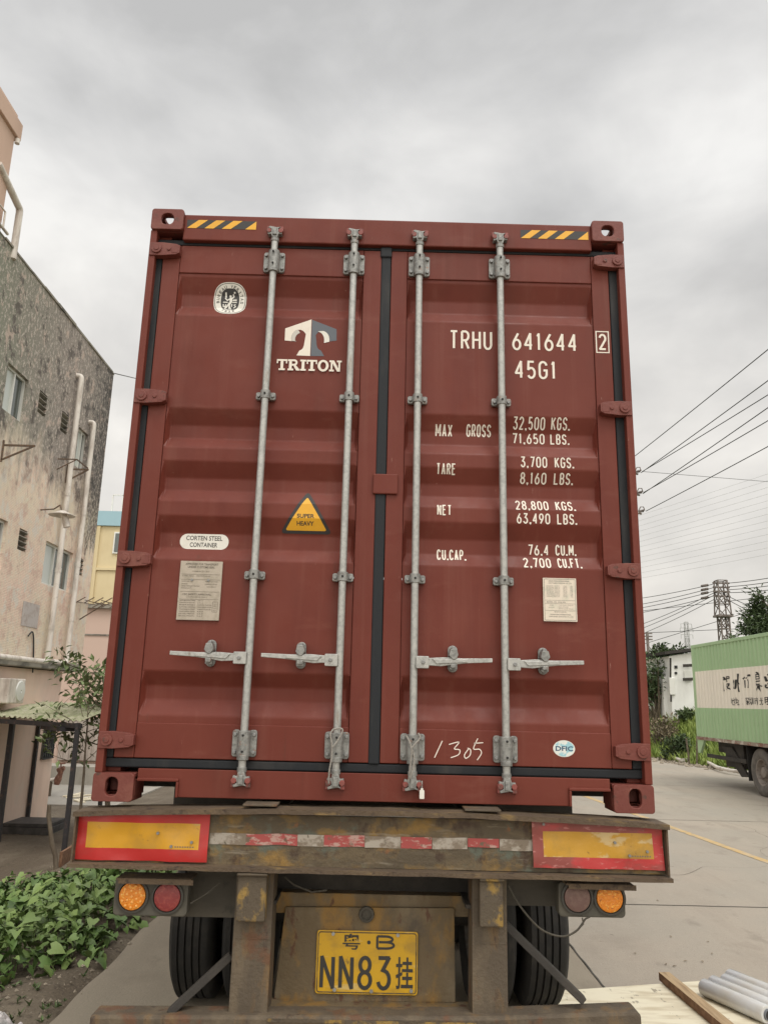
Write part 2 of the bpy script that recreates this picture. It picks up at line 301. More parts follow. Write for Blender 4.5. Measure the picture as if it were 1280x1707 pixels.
def ribbon(mb, pts, hw, place, mi=0, d0=0.0, _sharp=False):
    """flat stroke of half width hw along a 2-D polyline; place(a, b, depth) makes the 3-D point"""
    if not _sharp:
        L0 = math.hypot(pts[0][0] - pts[-1][0], pts[0][1] - pts[-1][1]) if len(pts) > 2 else 1; cut = [0]
        for i in range(1, len(pts) - 1):
            ax, ay = pts[i][0] - pts[i - 1][0], pts[i][1] - pts[i - 1][1]; bx, by = pts[i + 1][0] - pts[i][0], pts[i + 1][1] - pts[i][1]
            la, lb_ = math.hypot(ax, ay), math.hypot(bx, by)
            if la > 1e-6 and lb_ > 1e-6 and (ax * bx + ay * by) / (la * lb_) < -.25: cut.append(i)
        if len(cut) > 1:
            cut.append(len(pts) - 1)
            for k, (i, j) in enumerate(zip(cut, cut[1:])):
                sg = list(pts[i:j + 1])
                def ext(p, q_): l = math.hypot(p[0] - q_[0], p[1] - q_[1]) or 1; return (p[0] + (p[0] - q_[0]) / l * hw * .5, p[1] + (p[1] - q_[1]) / l * hw * .5)
                if i > 0: sg[0] = ext(sg[0], sg[1])
                if j < len(pts) - 1: sg[-1] = ext(sg[-1], sg[-2])
                ribbon(mb, sg, hw, place, mi, d0 - .00003 * k, True)
            return
    q = []
    for p in pts:
        if not q or math.hypot(p[0] - q[-1][0], p[1] - q[-1][1]) > 1e-5: q.append(p)
    if len(q) < 2: return
    closed = len(q) > 3 and math.hypot(q[0][0] - q[-1][0], q[0][1] - q[-1][1]) < 1e-4
    if closed: q = q[:-1]
    n = len(q); L = []
    for i in range(n):
        a = q[i - 1] if (i > 0 or closed) else None; b = q[(i + 1) % n] if (i < n - 1 or closed) else None
        def nrm(p0, p1):
            dx, dy = p1[0] - p0[0], p1[1] - p0[1]; l = math.hypot(dx, dy); return (-dy / l, dx / l)
        n1 = nrm(a, q[i]) if a else None; n2 = nrm(q[i], b) if b else None
        if n1 and n2:
            mx, my = n1[0] + n2[0], n1[1] + n2[1]; l2 = mx * mx + my * my
            k = min(2 / max(l2, .2), 2.2) if l2 > 1e-6 else 0
            m = (mx * k, my * k)
        else:
            m = n1 or n2
        L.append((q[i], m))
    vs = []
    for (x, y), m in L: vs += [place(x + m[0] * hw, y + m[1] * hw, d0), place(x - m[0] * hw, y - m[1] * hw, d0)]
    fs = [(2 * i, 2 * i + 1, 2 * ((i + 1) % n) + 1, 2 * ((i + 1) % n)) for i in range(n if closed else n - 1)]
    mb.add(vs, fs, mi)
def strokes(mb, text, x0, x1, z0, z1, th, y, mi=0, gap=.40):
    """narrow stroke lettering fitted to the box x0..x1, z0..z1 on the plane y"""
    wid = [GWID.get(c, 1.0) for c in text]; tot = sum(wid) + gap * (len(text) - 1)
    un = (x1 - x0) / tot; x = x0; k = 0; h = th / 2
    for c, wd in zip(text, wid):
        gx0, gx1 = x + h * .7, x + wd * un - h * .7
        if c in '.,':
            xm = x + wd * un * .5; a = th * .62
            mb.add([(xm - a, y, z0), (xm + a, y, z0), (xm + a, y, z0 + 2 * a), (xm - a, y, z0 + 2 * a)], [(0, 1, 2, 3)], mi)
            if c == ',': mb.add([(xm - a * .2, y, z0), (xm + a, y, z0), (xm - a * .4, y, z0 - 1.4 * a)], [(0, 1, 2)], mi)
        for st in (GL.get(c, []) if c not in '.,' else []):
            k += 1
            pts = [(gx0 + a * (gx1 - gx0), z0 + h + b * (z1 - z0 - th)) for a, b in st]
            ribbon(mb, pts, h, lambda a, b, d: (a, y + d, b), mi, -.00012 * (k % 4))
        x += (wd + gap) * un
_tg = {}
def text_geo(s, bold=0.0):
    if (s, bold) in _tg: return _tg[(s, bold)]
    c = bpy.data.curves.new('lettering', 'FONT'); c.body = s; c.size = 1; c.offset = bold; c.resolution_u = 3
    o = bpy.data.objects.new('lettering', c); COL.objects.link(o)
    ev = o.evaluated_get(bpy.context.evaluated_depsgraph_get()); me = ev.to_mesh()
    vs = [(v.co.x, v.co.y) for v in me.vertices]; fs = [tuple(p.vertices) for p in me.polygons]
    ev.to_mesh_clear(); bpy.data.objects.remove(o); bpy.data.curves.remove(c)
    xs = [v[0] for v in vs]; ys = [v[1] for v in vs]; bx = (min(xs), max(xs), min(ys), max(ys))
    vs = [((x - bx[0]) / (bx[1] - bx[0]), (y - bx[2]) / (bx[3] - bx[2])) for x, y in vs]
    _tg[(s, bold)] = (vs, fs); return vs, fs
def text(mb, s, x0, x1, z0, z1, y, mi=0, bold=0.0, place=None):
    vs, fs = text_geo(s, bold); place = place or (lambda a, b: (a, y, b))
    mb.add([place(x0 + a * (x1 - x0), z0 + b * (z1 - z0)) for a, b in vs], fs, mi)
def conform(mb, breaks, fn, axis=2, move=1):
    """lay a flat decal onto a folded surface: cut it at the folds, then move every point by the surface's depth"""
    me = bpy.data.meshes.new('tmp'); me.from_pydata(mb.v, [], mb.f); me.polygons.foreach_set('material_index', mb.mi)
    bm = bmesh.new(); bm.from_mesh(me); lo = min(v.co[axis] for v in bm.verts); hi = max(v.co[axis] for v in bm.verts)
    for b in breaks:
        if lo < b < hi:
            co = [0, 0, 0]; no = [0, 0, 0]; co[axis] = b; no[axis] = 1
            bmesh.ops.bisect_plane(bm, geom=bm.verts[:] + bm.edges[:] + bm.faces[:], plane_co=co, plane_no=no, dist=1e-6)
    for v in bm.verts: v.co[move] += fn(v.co)
    bm.verts.index_update()
    mb.v = [tuple(v.co) for v in bm.verts]; mb.f = [tuple(v.index for v in f.verts) for f in bm.faces]; mb.mi = [f.material_index for f in bm.faces]
    bm.free(); bpy.data.meshes.remove(me); return mb
def rrect(x0, x1, z0, z1, r, n=5):
    out = []
    for cx, cz, a in ((x1 - r, z1 - r, 0), (x0 + r, z1 - r, 90), (x0 + r, z0 + r, 180), (x1 - r, z0 + r, 270)):
        out += [(cx + r * math.cos(R(a + 90 * i / n)), cz + r * math.sin(R(a + 90 * i / n))) for i in range(n + 1)]
    return out

# ================================================================== LARGE STRUCTURE: ground, road, hill, buildings
def sst(a, b, x):
    t = max(0, min(1, (x - a) / (b - a))); return t * t * (3 - 2 * t)
BANK = [(14.5, -60), (12.6, 4), (11.6, 20), (9.8, 29.0), (2, 47), (-30, 70)]   # foot of the bank on the far side of the road
def bank_d(x, y):
    best = 1e9; sg = 1
    for (x0, y0), (x1, y1) in zip(BANK, BANK[1:]):
        dx, dy = x1 - x0, y1 - y0; t = max(0, min(1, ((x - x0) * dx + (y - y0) * dy) / (dx * dx + dy * dy)))
        d = math.hypot(x - x0 - dx * t, y - y0 - dy * t)
        if d < best: best = d; sg = 1 if (dx * (y - y0) - dy * (x - x0)) < 0 else -1
    return best * sg
def zg(x, y):
    """height of the natural ground"""
    z = 0.0
    if x < -1.8:
        z = -.9 * sst(-1.8, -6.6, x) if True else 0
        z += .02 * mnoise.noise((x * 2.1, y * 2.1, 0)) * sst(-1.8, -2.2, x)
    b = bank_d(x, y)
    if b > 0: z += 1.95 * sst(0, 4.2, b) + .12 * mnoise.noise((x * .5, y * .5, 3)) * sst(0, 2, b) + 1.0 * sst(20, 60, b)
    return z
def sheet_grid(xs, ys, fn):
    mb = MB(); nx = len(xs)
    mb.v = [(x, y, fn(x, y)) for y in ys for x in xs]
    for j in range(len(ys) - 1):
        for i in range(nx - 1): mb.f.append((j * nx + i, j * nx + i + 1, (j + 1) * nx + i + 1, (j + 1) * nx + i)); mb.mi.append(0)
    return mb
def span(a, b, st):
    n = max(1, round((b - a) / st)); return [a + (b - a) * i / n for i in range(n + 1)]
def green_bank(m):
    nt = m.node_tree; b = nt.nodes['Principled BSDF']; old = b.inputs['Base Color'].links[0].from_socket; tc = nd(nt, 'ShaderNodeTexCoord'); z = nd(nt, 'ShaderNodeSeparateXYZ', {'Vector': tc.outputs['Object']}).outputs[2]
    f = math2(nt, 'ADD', z, math2(nt, 'MULTIPLY', math2(nt, 'SUBTRACT', noise(nt, tc.outputs['Object'], 1.2, 5), .5), 1.2))
    nt.links.new(mixc(nt, ramp(nt, f, [(.15, 0), (.5, .9)]), old, (.115, .15, .05)), b.inputs['Base Color'])
M['soil'] = mat('soil', (.115, .09, .062), .95, layers=[dict(c=(.175, .145, .105), s=1.0, lo=.45, hi=.65), dict(c=(.09, .10, .05), s=5, lo=.6, hi=.7, a=.6),
    dict(c=(.3, .26, .2), s=16, lo=.64, hi=.72, a=.8), dict(c=(.07, .052, .036), s=11, lo=.55, hi=.68), dict(c=(.2, .165, .12), s=45, lo=.55, hi=.66, a=.8), dict(c=(.05, .04, .03), s=60, lo=.56, hi=.66, a=.8)], bump=1.0, bscale=22)
green_bank(M['soil'])
xs = [-900, -300, -100, -50, -30] + span(-20, -9, 1.0) + span(-8.8, -1.9, .12) + [-1.8, -1.0] + span(0, 8, 2) + span(8.5, 20, .5) + [24, 30, 40, 60, 100, 300, 900]
ys = [-300, -100, -30, -10] + span(-5, 0, .5) + span(.15, 9, .15) + span(9.5, 40, .6) + [45, 50, 60, 75, 100, 200, 400, 1200]
g = sheet_grid(xs, ys, lambda x, y: zg(x, y) - (.03 * (1 - sst(0, .4, bank_d(x, y))) if x > -1.86 else .05 * sst(-2.05, -1.88, x))).build('ground', 'soil', smooth=60, org=(0, 0, 0)); tag(g, 'bare brown soil sloping down beside the concrete road', kind='structure')

def concrete(name, c, c2, sc=1.0):
    return mat(name, c, .85, layers=[dict(c=[k * .72 for k in c], s=(2.2, .16, 1), lo=.5, hi=.68, a=.55, loc=(2, 5, 1)), dict(c=[k * .5 for k in c], s=(.9, .7, 1), lo=.6, hi=.74, a=.55, d=8), dict(c=[k * .3 for k in c], s=(1.9, 1.5, 1), lo=.69, hi=.74, a=.6, d=3, loc=(4, 4, 0)), dict(c=c2, s=.5 * sc, lo=.4, hi=.65), dict(c=[k * .8 for k in c], s=(1.2, .5, 1), lo=.5, hi=.7, a=.6), dict(c=[k * .62 for k in c], s=(4, 2, 4), lo=.6, hi=.72, a=.55),
        dict(c=[k * .35 for k in c], s=(8, 11, 8), lo=.71, hi=.745, a=.7), dict(c=[min(.8, k * 1.22) for k in c], s=26, lo=.55, hi=.75, a=.35), dict(c=[k * .55 for k in c], s=70, lo=.58, hi=.7, a=.5), dict(c=[k * .6 for k in c], s=(1.8, 1.4, 1), lo=.58, hi=.7, a=.45, d=9, loc=(9, 4, 2))], bump=.4, bscale=60)
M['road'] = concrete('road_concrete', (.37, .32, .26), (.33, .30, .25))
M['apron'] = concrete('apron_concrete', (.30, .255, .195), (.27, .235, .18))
M['yard'] = concrete('yard_concrete', (.36, .335, .29), (.30, .28, .25))
M['yline'] = mat('worn_yellow_paint', (.52, .36, .16), .8, layers=[dict(c=(.36, .3, .22), s=9, lo=.5, hi=.62), dict(c=(.5, .4, .27), s=3, lo=.5, hi=.7)])
M['joint'] = mat('joint_dirt', (.09, .08, .068), .95)
XE = 1.62                                      # joint between the apron under the trailer and the road
def road_r(y):
    for (x0, y0), (x1, y1) in zip(BANK, BANK[1:]):
        if y0 <= y <= y1: return x0 + (x1 - x0) * (y - y0) / (y1 - y0) - .1
    return 9
rm = MB(); yy = span(-60, 60, 1.0)
for y in yy: rm.v += [(XE, y, .0), (road_r(y), y, 0.0)]
for i in range(len(yy) - 1): rm.f.append((2 * i, 2 * i + 1, 2 * i + 3, 2 * i + 2)); rm.mi.append(0)
tag(rm.build('road', 'road', org=(0, 0, 0)), 'pale grey concrete road', kind='structure')
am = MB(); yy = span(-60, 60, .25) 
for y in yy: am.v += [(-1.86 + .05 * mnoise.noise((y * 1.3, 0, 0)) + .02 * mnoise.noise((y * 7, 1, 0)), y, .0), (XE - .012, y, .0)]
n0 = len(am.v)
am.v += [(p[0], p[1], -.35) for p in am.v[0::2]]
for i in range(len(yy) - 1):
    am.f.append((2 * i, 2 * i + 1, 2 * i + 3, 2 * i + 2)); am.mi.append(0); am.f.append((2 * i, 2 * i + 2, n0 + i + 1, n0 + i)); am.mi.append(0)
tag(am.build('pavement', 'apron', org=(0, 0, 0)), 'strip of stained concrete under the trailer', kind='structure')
jm = MB()
jm.v = []
for y in span(-20, 40, .12):
    o = .012 * mnoise.noise((y * 5, 0, 0)) + .006 * mnoise.noise((y * 23, 0, 0)); jm.v += [(XE - .009 + o, y, .004), (XE + .004 + o, y, .004)]
for i in range(len(jm.v) // 2 - 1): jm.f.append((2 * i, 2 * i + 1, 2 * i + 3, 2 * i + 2)); jm.mi.append(0)
for yj in (-1.2, 4.72, 10.7, 16.8):
    b = len(jm.v); pts = span(XE + .02, 9.5, .15)
    for x in pts:
        o = .012 * mnoise.noise((x * 3, yj, 0)); jm.v += [(x, yj + o - .009, .004), (x, yj + o + .009, .004)]
    for i in range(len(pts) - 1): jm.f.append((b + 2 * i, b + 2 * i + 2, b + 2 * i + 3, b + 2 * i + 1)); jm.mi.append(0)
random.seed(14)
for x0, y0, a0, ln in ((2.2, 5.6, .4, 3.2), (5.2, 7.2, 1.3, 4.0)):
    b = len(jm.v); n = int(ln / .07); x, y, a = x0, y0, a0
    for i in range(n):
        a += random.gauss(0, .35); a += (a0 - a) * .25; x += .07 * math.cos(a); y += .07 * math.sin(a); w_ = .002 * (1 - abs(2 * i / n - 1)) + .001
        jm.v += [(x - w_ * math.sin(a), y + w_ * math.cos(a), .0035), (x + w_ * math.sin(a), y - w_ * math.cos(a), .0035)]
    for i in range(n - 1): jm.f.append((b + 2 * i, b + 2 * i + 1, b + 2 * i + 3, b + 2 * i + 2)); jm.mi.append(0)
tag(jm.build('road_joint', 'joint', org=(0, 0, 0)), 'dark joints between concrete slabs', kind='structure')
ya, yb = at(1112, 1376.5, Z=.004), at(1280, 1437, Z=.004); dy = (yb - ya).normalized(); pn = Vector((-dy.y, dy.x, 0))
lm = MB(); a, b = ya - dy * 22, yb + dy * 12
pts = [a + (b - a) * (i / 150) for i in range(151)]
for p in pts: o = .012 * mnoise.noise((p.y * 4, 0, 9)); lm.v += [tuple(p + pn * (.062 + o) + Vector((0, 0, 0))), tuple(p - pn * (.062 - o))]
for i in range(150): lm.f.append((2 * i, 2 * i + 1, 2 * i + 3, 2 * i + 2)); lm.mi.append(0)
tag(lm.build('road_markings', 'yline', org=(0, 0, 0)), 'worn yellow line along the road', kind='structure')
# pale yard behind the left building
tag(MB().box(-18, -6.5, 17.5, 29.5, -1.4, -.86).build('yard', 'yard', org=(0, 0, 0)), 'pale concrete yard behind the tiled building', kind='structure')

# ---- tiled building on the left
XW = -7.4
def fac(px, py, dx=0.0): return at(px, py, X=XW + dx)
def tile_wall():
    m = bpy.data.materials.new('grimy_mosaic_tiles'); m.use_nodes = True; nt = m.node_tree; b = nt.nodes['Principled BSDF']; b.inputs['Roughness'].default_value = .8
    b.inputs['Specular IOR Level'].default_value = .25
    tc = nd(nt, 'ShaderNodeTexCoord'); ov = tc.outputs['Object']; sx = nd(nt, 'ShaderNodeSeparateXYZ', {'Vector': ov}); Yc, Zc = sx.outputs[1], sx.outputs[2]
    uv = nd(nt, 'ShaderNodeCombineXYZ', {'X': Yc, 'Y': Zc}).outputs[0]
    br = nd(nt, 'ShaderNodeTexBrick', {'Vector': uv, 'Color1': (1, 1, 1, 1), 'Color2': (.78, .78, .78, 1), 'Mortar': (.5, .48, .46, 1), 'Scale': 1.0, 'Mortar Size': .006, 'Brick Width': .06, 'Row Height': .032, 'Bias': 0})
    n1 = noise(nt, vmap(nt, ov, (.5, .5, .5)), 1.0, 5, .6); n2 = noise(nt, vmap(nt, ov, (1, 2.2, 2.2), (4, 1, 2)), 1.0, 7, .7); n3 = noise(nt, vmap(nt, ov, (1, 3.0, .45), (1, 8, 2)), 1.0, 6, .65); n4 = noise(nt, vmap(nt, ov, (14, 14, 9)), 1.0, 6, .75); n5 = noise(nt, vmap(nt, ov, (2.6, 2.6, 2.0), (7, 3, 9)), 1.0, 9, .75)
    base = mixc(nt, ramp(nt, n1, [(.38, 0), (.6, 1)]), (.88, .68, .56), (.86, .75, .59))
    base = mixc(nt, ramp(nt, n2, [(.5, 0), (.62, .8)]), base, (.68, .47, .39))
    base = mixc(nt, ramp(nt, n4, [(.55, 0), (.58, .85)]), base, (.80, .75, .62)); base = mixc(nt, ramp(nt, n5, [(.545, 0), (.57, .85)]), base, (.80, .74, .66)); base = mixc(nt, ramp(nt, n5, [(.37, .7), (.41, 0)]), base, (.60, .42, .35))
    base = mixc(nt, ramp(nt, n3, [(.58, 0), (.72, .45)]), base, (.38, .32, .265))
    # mould from the roof down
    h = math2(nt, 'ADD', Zc, math2(nt, 'MULTIPLY', math2(nt, 'SUBTRACT', n3, .5), 3.2)); h = math2(nt, 'ADD', h, math2(nt, 'MULTIPLY', math2(nt, 'SUBTRACT', n2, .5), 1.6))
    up = nd(nt, 'ShaderNodeMapRange', {'Value': h, 'From Min': 7.0, 'From Max': 8.1}).outputs[0]
    wet = nd(nt, 'ShaderNodeMapRange', {'Value': Yc, 'From Min': -6.4, 'From Max': -3.0}).outputs[0]      # greener towards the near end
    mould = mixc(nt, wet, (.235, .25, .20), (.285, .255, .235))
    mould = mixc(nt, ramp(nt, n4, [(.53, 0), (.575, .85)]), mould, (.66, .58, .52)); mould = mixc(nt, ramp(nt, n5, [(.56, 0), (.585, .85)]), mould, (.60, .47, .40))
    mould = mixc(nt, ramp(nt, n2, [(.55, 0), (.59, .85)]), mould, (.085, .08, .076)); mould = mixc(nt, ramp(nt, n5, [(.34, .9), (.4, 0)]), mould, (.10, .097, .09))
    col = mixc(nt, math2(nt, 'MULTIPLY', up, .93), base, mould)
    endd = nd(nt, 'ShaderNodeMapRange', {'Value': math2(nt, 'ADD', Yc, math2(nt, 'MULTIPLY', n2, 2.0)), 'From Min': -.6, 'From Max': .6}).outputs[0]
    zz = nd(nt, 'ShaderNodeMapRange', {'Value': h, 'From Min': 6.1, 'From Max': 6.6}).outputs[0]
    col = mixc(nt, math2(nt, 'MULTIPLY', math2(nt, 'MULTIPLY', endd, zz), ramp(nt, n4, [(.42, .95), (.6, .2)])), col, (.06, .058, .056))
    col = mixc(nt, .26, col, br.outputs[0], 'MULTIPLY'); nt.links.new(col, b.inputs['Base Color'])
    hh = math2(nt, 'ADD', math2(nt, 'MULTIPLY', br.outputs[1], -.5), math2(nt, 'MULTIPLY', n4, 1.4))
    bn = nd(nt, 'ShaderNodeBump', {'Height': hh, 'Strength': .7, 'Distance': .02}); nt.links.new(bn.outputs[0], b.inputs['Normal']); return m
M['tiles'] = tile_wall()
M['pink_wall'] = mat('pink_render', (.72, .55, .45), .85, layers=[dict(c=(.62, .46, .37), s=(1.5, 1.5, .5), lo=.48, hi=.7), dict(c=(.66, .53, .44), s=3, lo=.5, hi=.7)], bump=.2, bscale=14)
M['pink_tower'] = mat('smooth_pink_render', (.58, .41, .325), .85, layers=[dict(c=(.51, .355, .28), s=(1, 1, .4), lo=.48, hi=.7)])
M['dark_room'] = mat('dark_room', (.03, .032, .032), .9)
M['win_frame'] = mat('aluminium_frame', (.68, .68, .64), .5, .3)
M['glass_pale'] = mat('pale_window_glass', (.48, .52, .49), .12, spec=.8)
M['glass_dark'] = mat('dark_window_glass', (.06, .075, .07), .08, spec=.9)
M['pvc'] = mat('grimy_white_pvc', (.68, .63, .57), .5, layers=[dict(c=(.42, .36, .31), s=(6, 6, 1.5), lo=.48, hi=.68), dict(c=(.3, .25, .2), s=14, lo=.62, hi=.7, a=.6)])
M['rust_steel'] = mat('rusty_bracket', (.12, .085, .06), .8, layers=[dict(c=(.2, .12, .07), s=20, lo=.5, hi=.65)])
M['slab'] = mat('stained_slab', (.26, .24, .2), .9, layers=[dict(c=(.1, .095, .08), s=(2, 2, 5), lo=.45, hi=.65), dict(c=(.32, .28, .24), s=6, lo=.58, hi=.7)], bump=.4, bscale=18)
cor = fac(190, 625); YEND = cor.y; ZROOF = cor.z; ZSLAB = fac(130, 1107).z; YN = 1.5
bl = thing('tiled_building', 'grimy three storey tiled building, mouldy grey above and pink beige below', 'building', (XW, YEND, -.9))
def hole(*q):
    p = [fac(*a) for a in q]; ys = sorted(a.y for a in p); zs = sorted(a.z for a in p)
    return ((ys[0] + ys[1]) / 2, (ys[2] + ys[3]) / 2, (zs[0] + zs[1]) / 2, (zs[2] + zs[3]) / 2)
W1 = hole((13, 605), (50, 633), (38, 708), (6, 680)); W2 = hole((132, 714), (148, 722), (141, 788), (125, 776))
yoff = 1.35
W4 = hole((77, 903), (122, 920), (117, 988), (70, 973)); W3 = (W1[0] + .05, fac(14, 872).y, W4[2], W4[3])
V1 = hole((67, 650), (80, 660), (75, 695), (63, 687)); V2 = hole((104, 685), (115, 692), (111, 725), (101, 718))
V3 = hole((33, 880), (47, 886), (42, 921), (30, 915)); V4 = hole((134, 930), (140, 932), (136, 960), (130, 958))
HO = [W1, W2, W3, W4, V1, V2, V3, V4]
wl = MB(); cy = sorted({YN, YEND, *[h[i] for h in HO for i in (0, 1)]}); cz = sorted({ZSLAB, ZROOF, *[h[i] for h in HO for i in (2, 3)]})
for i in range(len(cy) - 1):
    for j in range(len(cz) - 1):
        my, mz = (cy[i] + cy[i + 1]) / 2, (cz[j] + cz[j + 1]) / 2
        if any(h[0] < my < h[1] and h[2] < mz < h[3] for h in HO): continue
        wl.add([(XW, cy[i], cz[j]), (XW, cy[i + 1], cz[j]), (XW, cy[i + 1], cz[j + 1]), (XW, cy[i], cz[j + 1])], [(0, 1, 2, 3)])
for h in HO:
    a, b, c, d = h; t = .2
    for q in (((XW, a, c), (XW, b, c), (XW - t, b, c), (XW - t, a, c)), ((XW, a, d), (XW, b, d), (XW - t, b, d), (XW - t, a, d)), ((XW, a, c), (XW, a, d), (XW - t, a, d), (XW - t, a, c)), ((XW, b, c), (XW, b, d), (XW - t, b, d), (XW - t, b, c))):
        wl.add(q, [(0, 1, 2, 3)])
for q in (((XW, YEND, ZSLAB), (XW - 9, YEND, ZSLAB), (XW - 9, YEND, ZROOF), (XW, YEND, ZROOF)), ((XW, YN, ZSLAB), (XW - 9, YN, ZSLAB), (XW - 9, YN, ZROOF), (XW, YN, ZROOF)),
          ((XW, YN, ZROOF), (XW - 9, YN, ZROOF), (XW - 9, YEND, ZROOF), (XW, YEND, ZROOF)), ((XW - 9, YN, ZSLAB), (XW - 9, YEND, ZSLAB), (XW - 9, YEND, ZROOF), (XW - 9, YN, ZROOF))):
    wl.add(q, [(0, 1, 2, 3)])
wall_o = wl.build('wall', 'tiles', bl)
# uneven roof edge
rm = MB(); random.seed(3); y = YN
while y < YEND - .05:
    l = random.uniform(.3, 1.1); e = min(y + l, YEND + .02); rm.box(XW - .12, XW + .01 + random.uniform(0, .02), y, e - .004, ZROOF + .002, ZROOF + random.uniform(.02, .07)); y = e
rm.build('roof_edge', 'slab', bl)
lw = fac(66, 1362); YL = lw.y + .45
lo = MB(); lo.box(XW - 6, XW - .03, YN, YL, -1.2, ZSLAB - .22); lo.build('ground_floor_wall', 'pink_wall', bl)
sb = MB().box(XW - 8.9, XW + .16, YN, YEND - .5, ZSLAB - .2, ZSLAB - .003); sb.build('floor_slab', 'slab', bl, bevel=.02)
def sash(h, name='window', split=.5, dark=1):
    a, b, c, d = h; x = XW - .1; f = MB(); t = .05
    for q in ((a, b, c, c + t), (a, b, d - t, d), (a, a + t, c + t, d - t), (b - t, b, c + t, d - t)): f.box(x - .03, x + .03, *q)
    m = a + (b - a) * split; f.box(x - .028, x + .035, m - .025, m + .025, c + t, d - t)
    o = f.build('window', 'win_frame', bl)
    g = MB().box(x - .012, x - .004, a + t, m - .02, c + t, d - t, 0).box(x - .022, x - .014, m, b - t, c + t, d - t, 1).box(x - .3, x - .28, a - .05, b + .05, c - .05, d + .05, 2)
    g.build('pane', ['glass_pale', 'glass_dark', 'dark_room'], o); return o
sash(W1); sash(W2, split=.6); sash(W3); sash(W4, split=.42)
for h in (V1, V2, V3, V4):
    a, b, c, d = h; o = MB().box(XW - .3, XW - .21, a - .02, b + .02, c - .02, d + .02).build('vent', 'dark_room', bl)
    lv = MB(); n = 4
    for i in range(n):
        z = c + (d - c) * (i + .5) / n; lv.beam((XW - .03, a, z - .01), (XW - .03, b, z - .01), .1, .02, (-.5, 0, 1))
    lv.build('louvre', 'slab', o)
def elbow(p0, p1, p2, n=6, r=.12):
    p0, p1, p2 = Vector(p0), Vector(p1), Vector(p2); a = p1 + (p0 - p1).normalized() * r; b = p1 + (p2 - p1).normalized() * r
    return [a.lerp(p1, t / n).lerp(p1.lerp(b, t / n), t / n) for t in range(n + 1)]
XP = XW + .12; zb = ZSLAB - .05
A = fac(138, 628, .12); B = fac(105, 868, .12); Cc = fac(78, 1100, .12); y1 = (A.y + Cc.y) / 2
top = [(XW - .05, y1, A.z), *elbow((XW - .05, y1, A.z), (XP, y1, A.z), (XP, y1, A.z - 1), r=.08)]
low = [*elbow((XP, y1, zb + 1), (XP, y1, zb), (XP, YN, zb), r=.14), (XP, YN, zb - .02)]
d1 = MB().tube(top + low, .062, 12)
for z in (4.6, 6.4, 3.3): d1.tube([(XP, y1, z - .05), (XP, y1, z + .05)], .07, 12)
d1.build('drainpipe', 'pvc', bl, smooth=40)
A = fac(158, 705, .12); Cc = fac(108, 1100, .12); y2 = (A.y + Cc.y) / 2 + .05
top = [(XW - .05, y2, A.z), *elbow((XW - .05, y2, A.z), (XP, y2, A.z), (XP, y2, A.z - 1), r=.08)]
low = [*elbow((XP, y2, zb + 1), (XP, y2, zb + .02), (XP, y1 + .3, zb + .02), r=.14), (XP, y1 + .3, zb + .02)]
d2 = MB().tube(top + low, .062, 12)
for z in (4.9, 6.2, 3.6): d2.tube([(XP, y2, z - .05), (XP, y2, z + .05)], .07, 12)
d2.build('drainpipe', 'pvc', bl, smooth=40)
# steel brackets that once carried air conditioners, and a folding clothes rack
def bracket(px, py, ln=.62):
    p = fac(px, py); x0 = XW + .015
    mb = MB().beam((x0, p.y, p.z), (x0 + ln, p.y, p.z), .035, .035).beam((x0, p.y, p.z - .3), (x0 + ln * .95, p.y, p.z - .01), .03, .03).beam((x0, p.y, p.z - .34), (x0, p.y, p.z + .1), .03, .03, (1, 0, 0))
    return mb.build('bracket', 'rust_steel', bl)
bracket(5, 742); bracket(112, 782, .5)
p = fac(96, 765); mb = MB()
mb.beam((XW + .02, p.y, p.z), (XW + .45, p.y, p.z), .025, .025).beam((XW + .45, p.y, p.z), (XW + .45, p.y + .7, p.z), .025, .025).beam((XW + .02, p.y, p.z - .25), (XW + .45, p.y, p.z), .02, .02); mb.build('bracket', 'rust_steel', bl)
p = fac(128, 1000); mb = MB()
for k in range(5): mb.beam((XW + .05 + k * .2, p.y - .1, p.z - .06 + .05 * (k % 2)), (XW + .05 + k * .2, p.y + 1.15, p.z + .02), .018, .018)
for k in range(4):
    mb.beam((XW + .02 + .22 * k, p.y - .1, p.z - .08), (XW + .25 + .22 * k, p.y - .1, p.z + .06), .02, .02); mb.beam((XW + .02 + .22 * k, p.y + 1.1, p.z - .06), (XW + .25 + .22 * k, p.y + 1.1, p.z + .08), .02, .02)
mb.beam((XW + .02, p.y + .3, p.z - .45), (XW + .6, p.y + .3, p.z - .05), .025, .025)
tag(mb.build('drying_rack', 'rust_steel'), 'rusty folding clothes rack fixed to the end of the tiled building', 'drying rack')
# dish lamp on a bent arm
p0 = fac(68, 850); p1 = fac(104, 858, .75)
wlp = thing('wall_lamp', 'round dish lamp on a bent arm sticking out from the tiled wall', 'wall lamp', tuple(p0))
MB().tube([(XW, p0.y, p0.z), (XW + .25, p0.y + .1, p0.z + .05), (XW + .55, (p0.y + p1.y) / 2, p0.z + .04), (p1.x, p1.y, p1.z + .06)], .016, 8).build('arm', 'rust_steel', wlp, smooth=50)
MB().lathe([(.09, .0), (.085, .05), (.03, .17), (-.01, .27), (-.02, .27), (.015, .16), (.06, .05), (.06, 0)], (p1.x, p1.y, p1.z), 'z', 24).build('lamp_shade', 'pvc', wlp, smooth=40)
MB().tube([(p1.x, p1.y, p1.z + .05), (p1.x + .08, p1.y + .02, p1.z - .1), (p1.x + .12, p1.y + .03, p1.z - .26)], [.05, .07, .07], 12).build('lamp_tube', 'pvc', wlp, smooth=40)
q = [fac(*a, .012) for a in ((40, 1003), (68, 1008), (62, 1047), (36, 1043))]
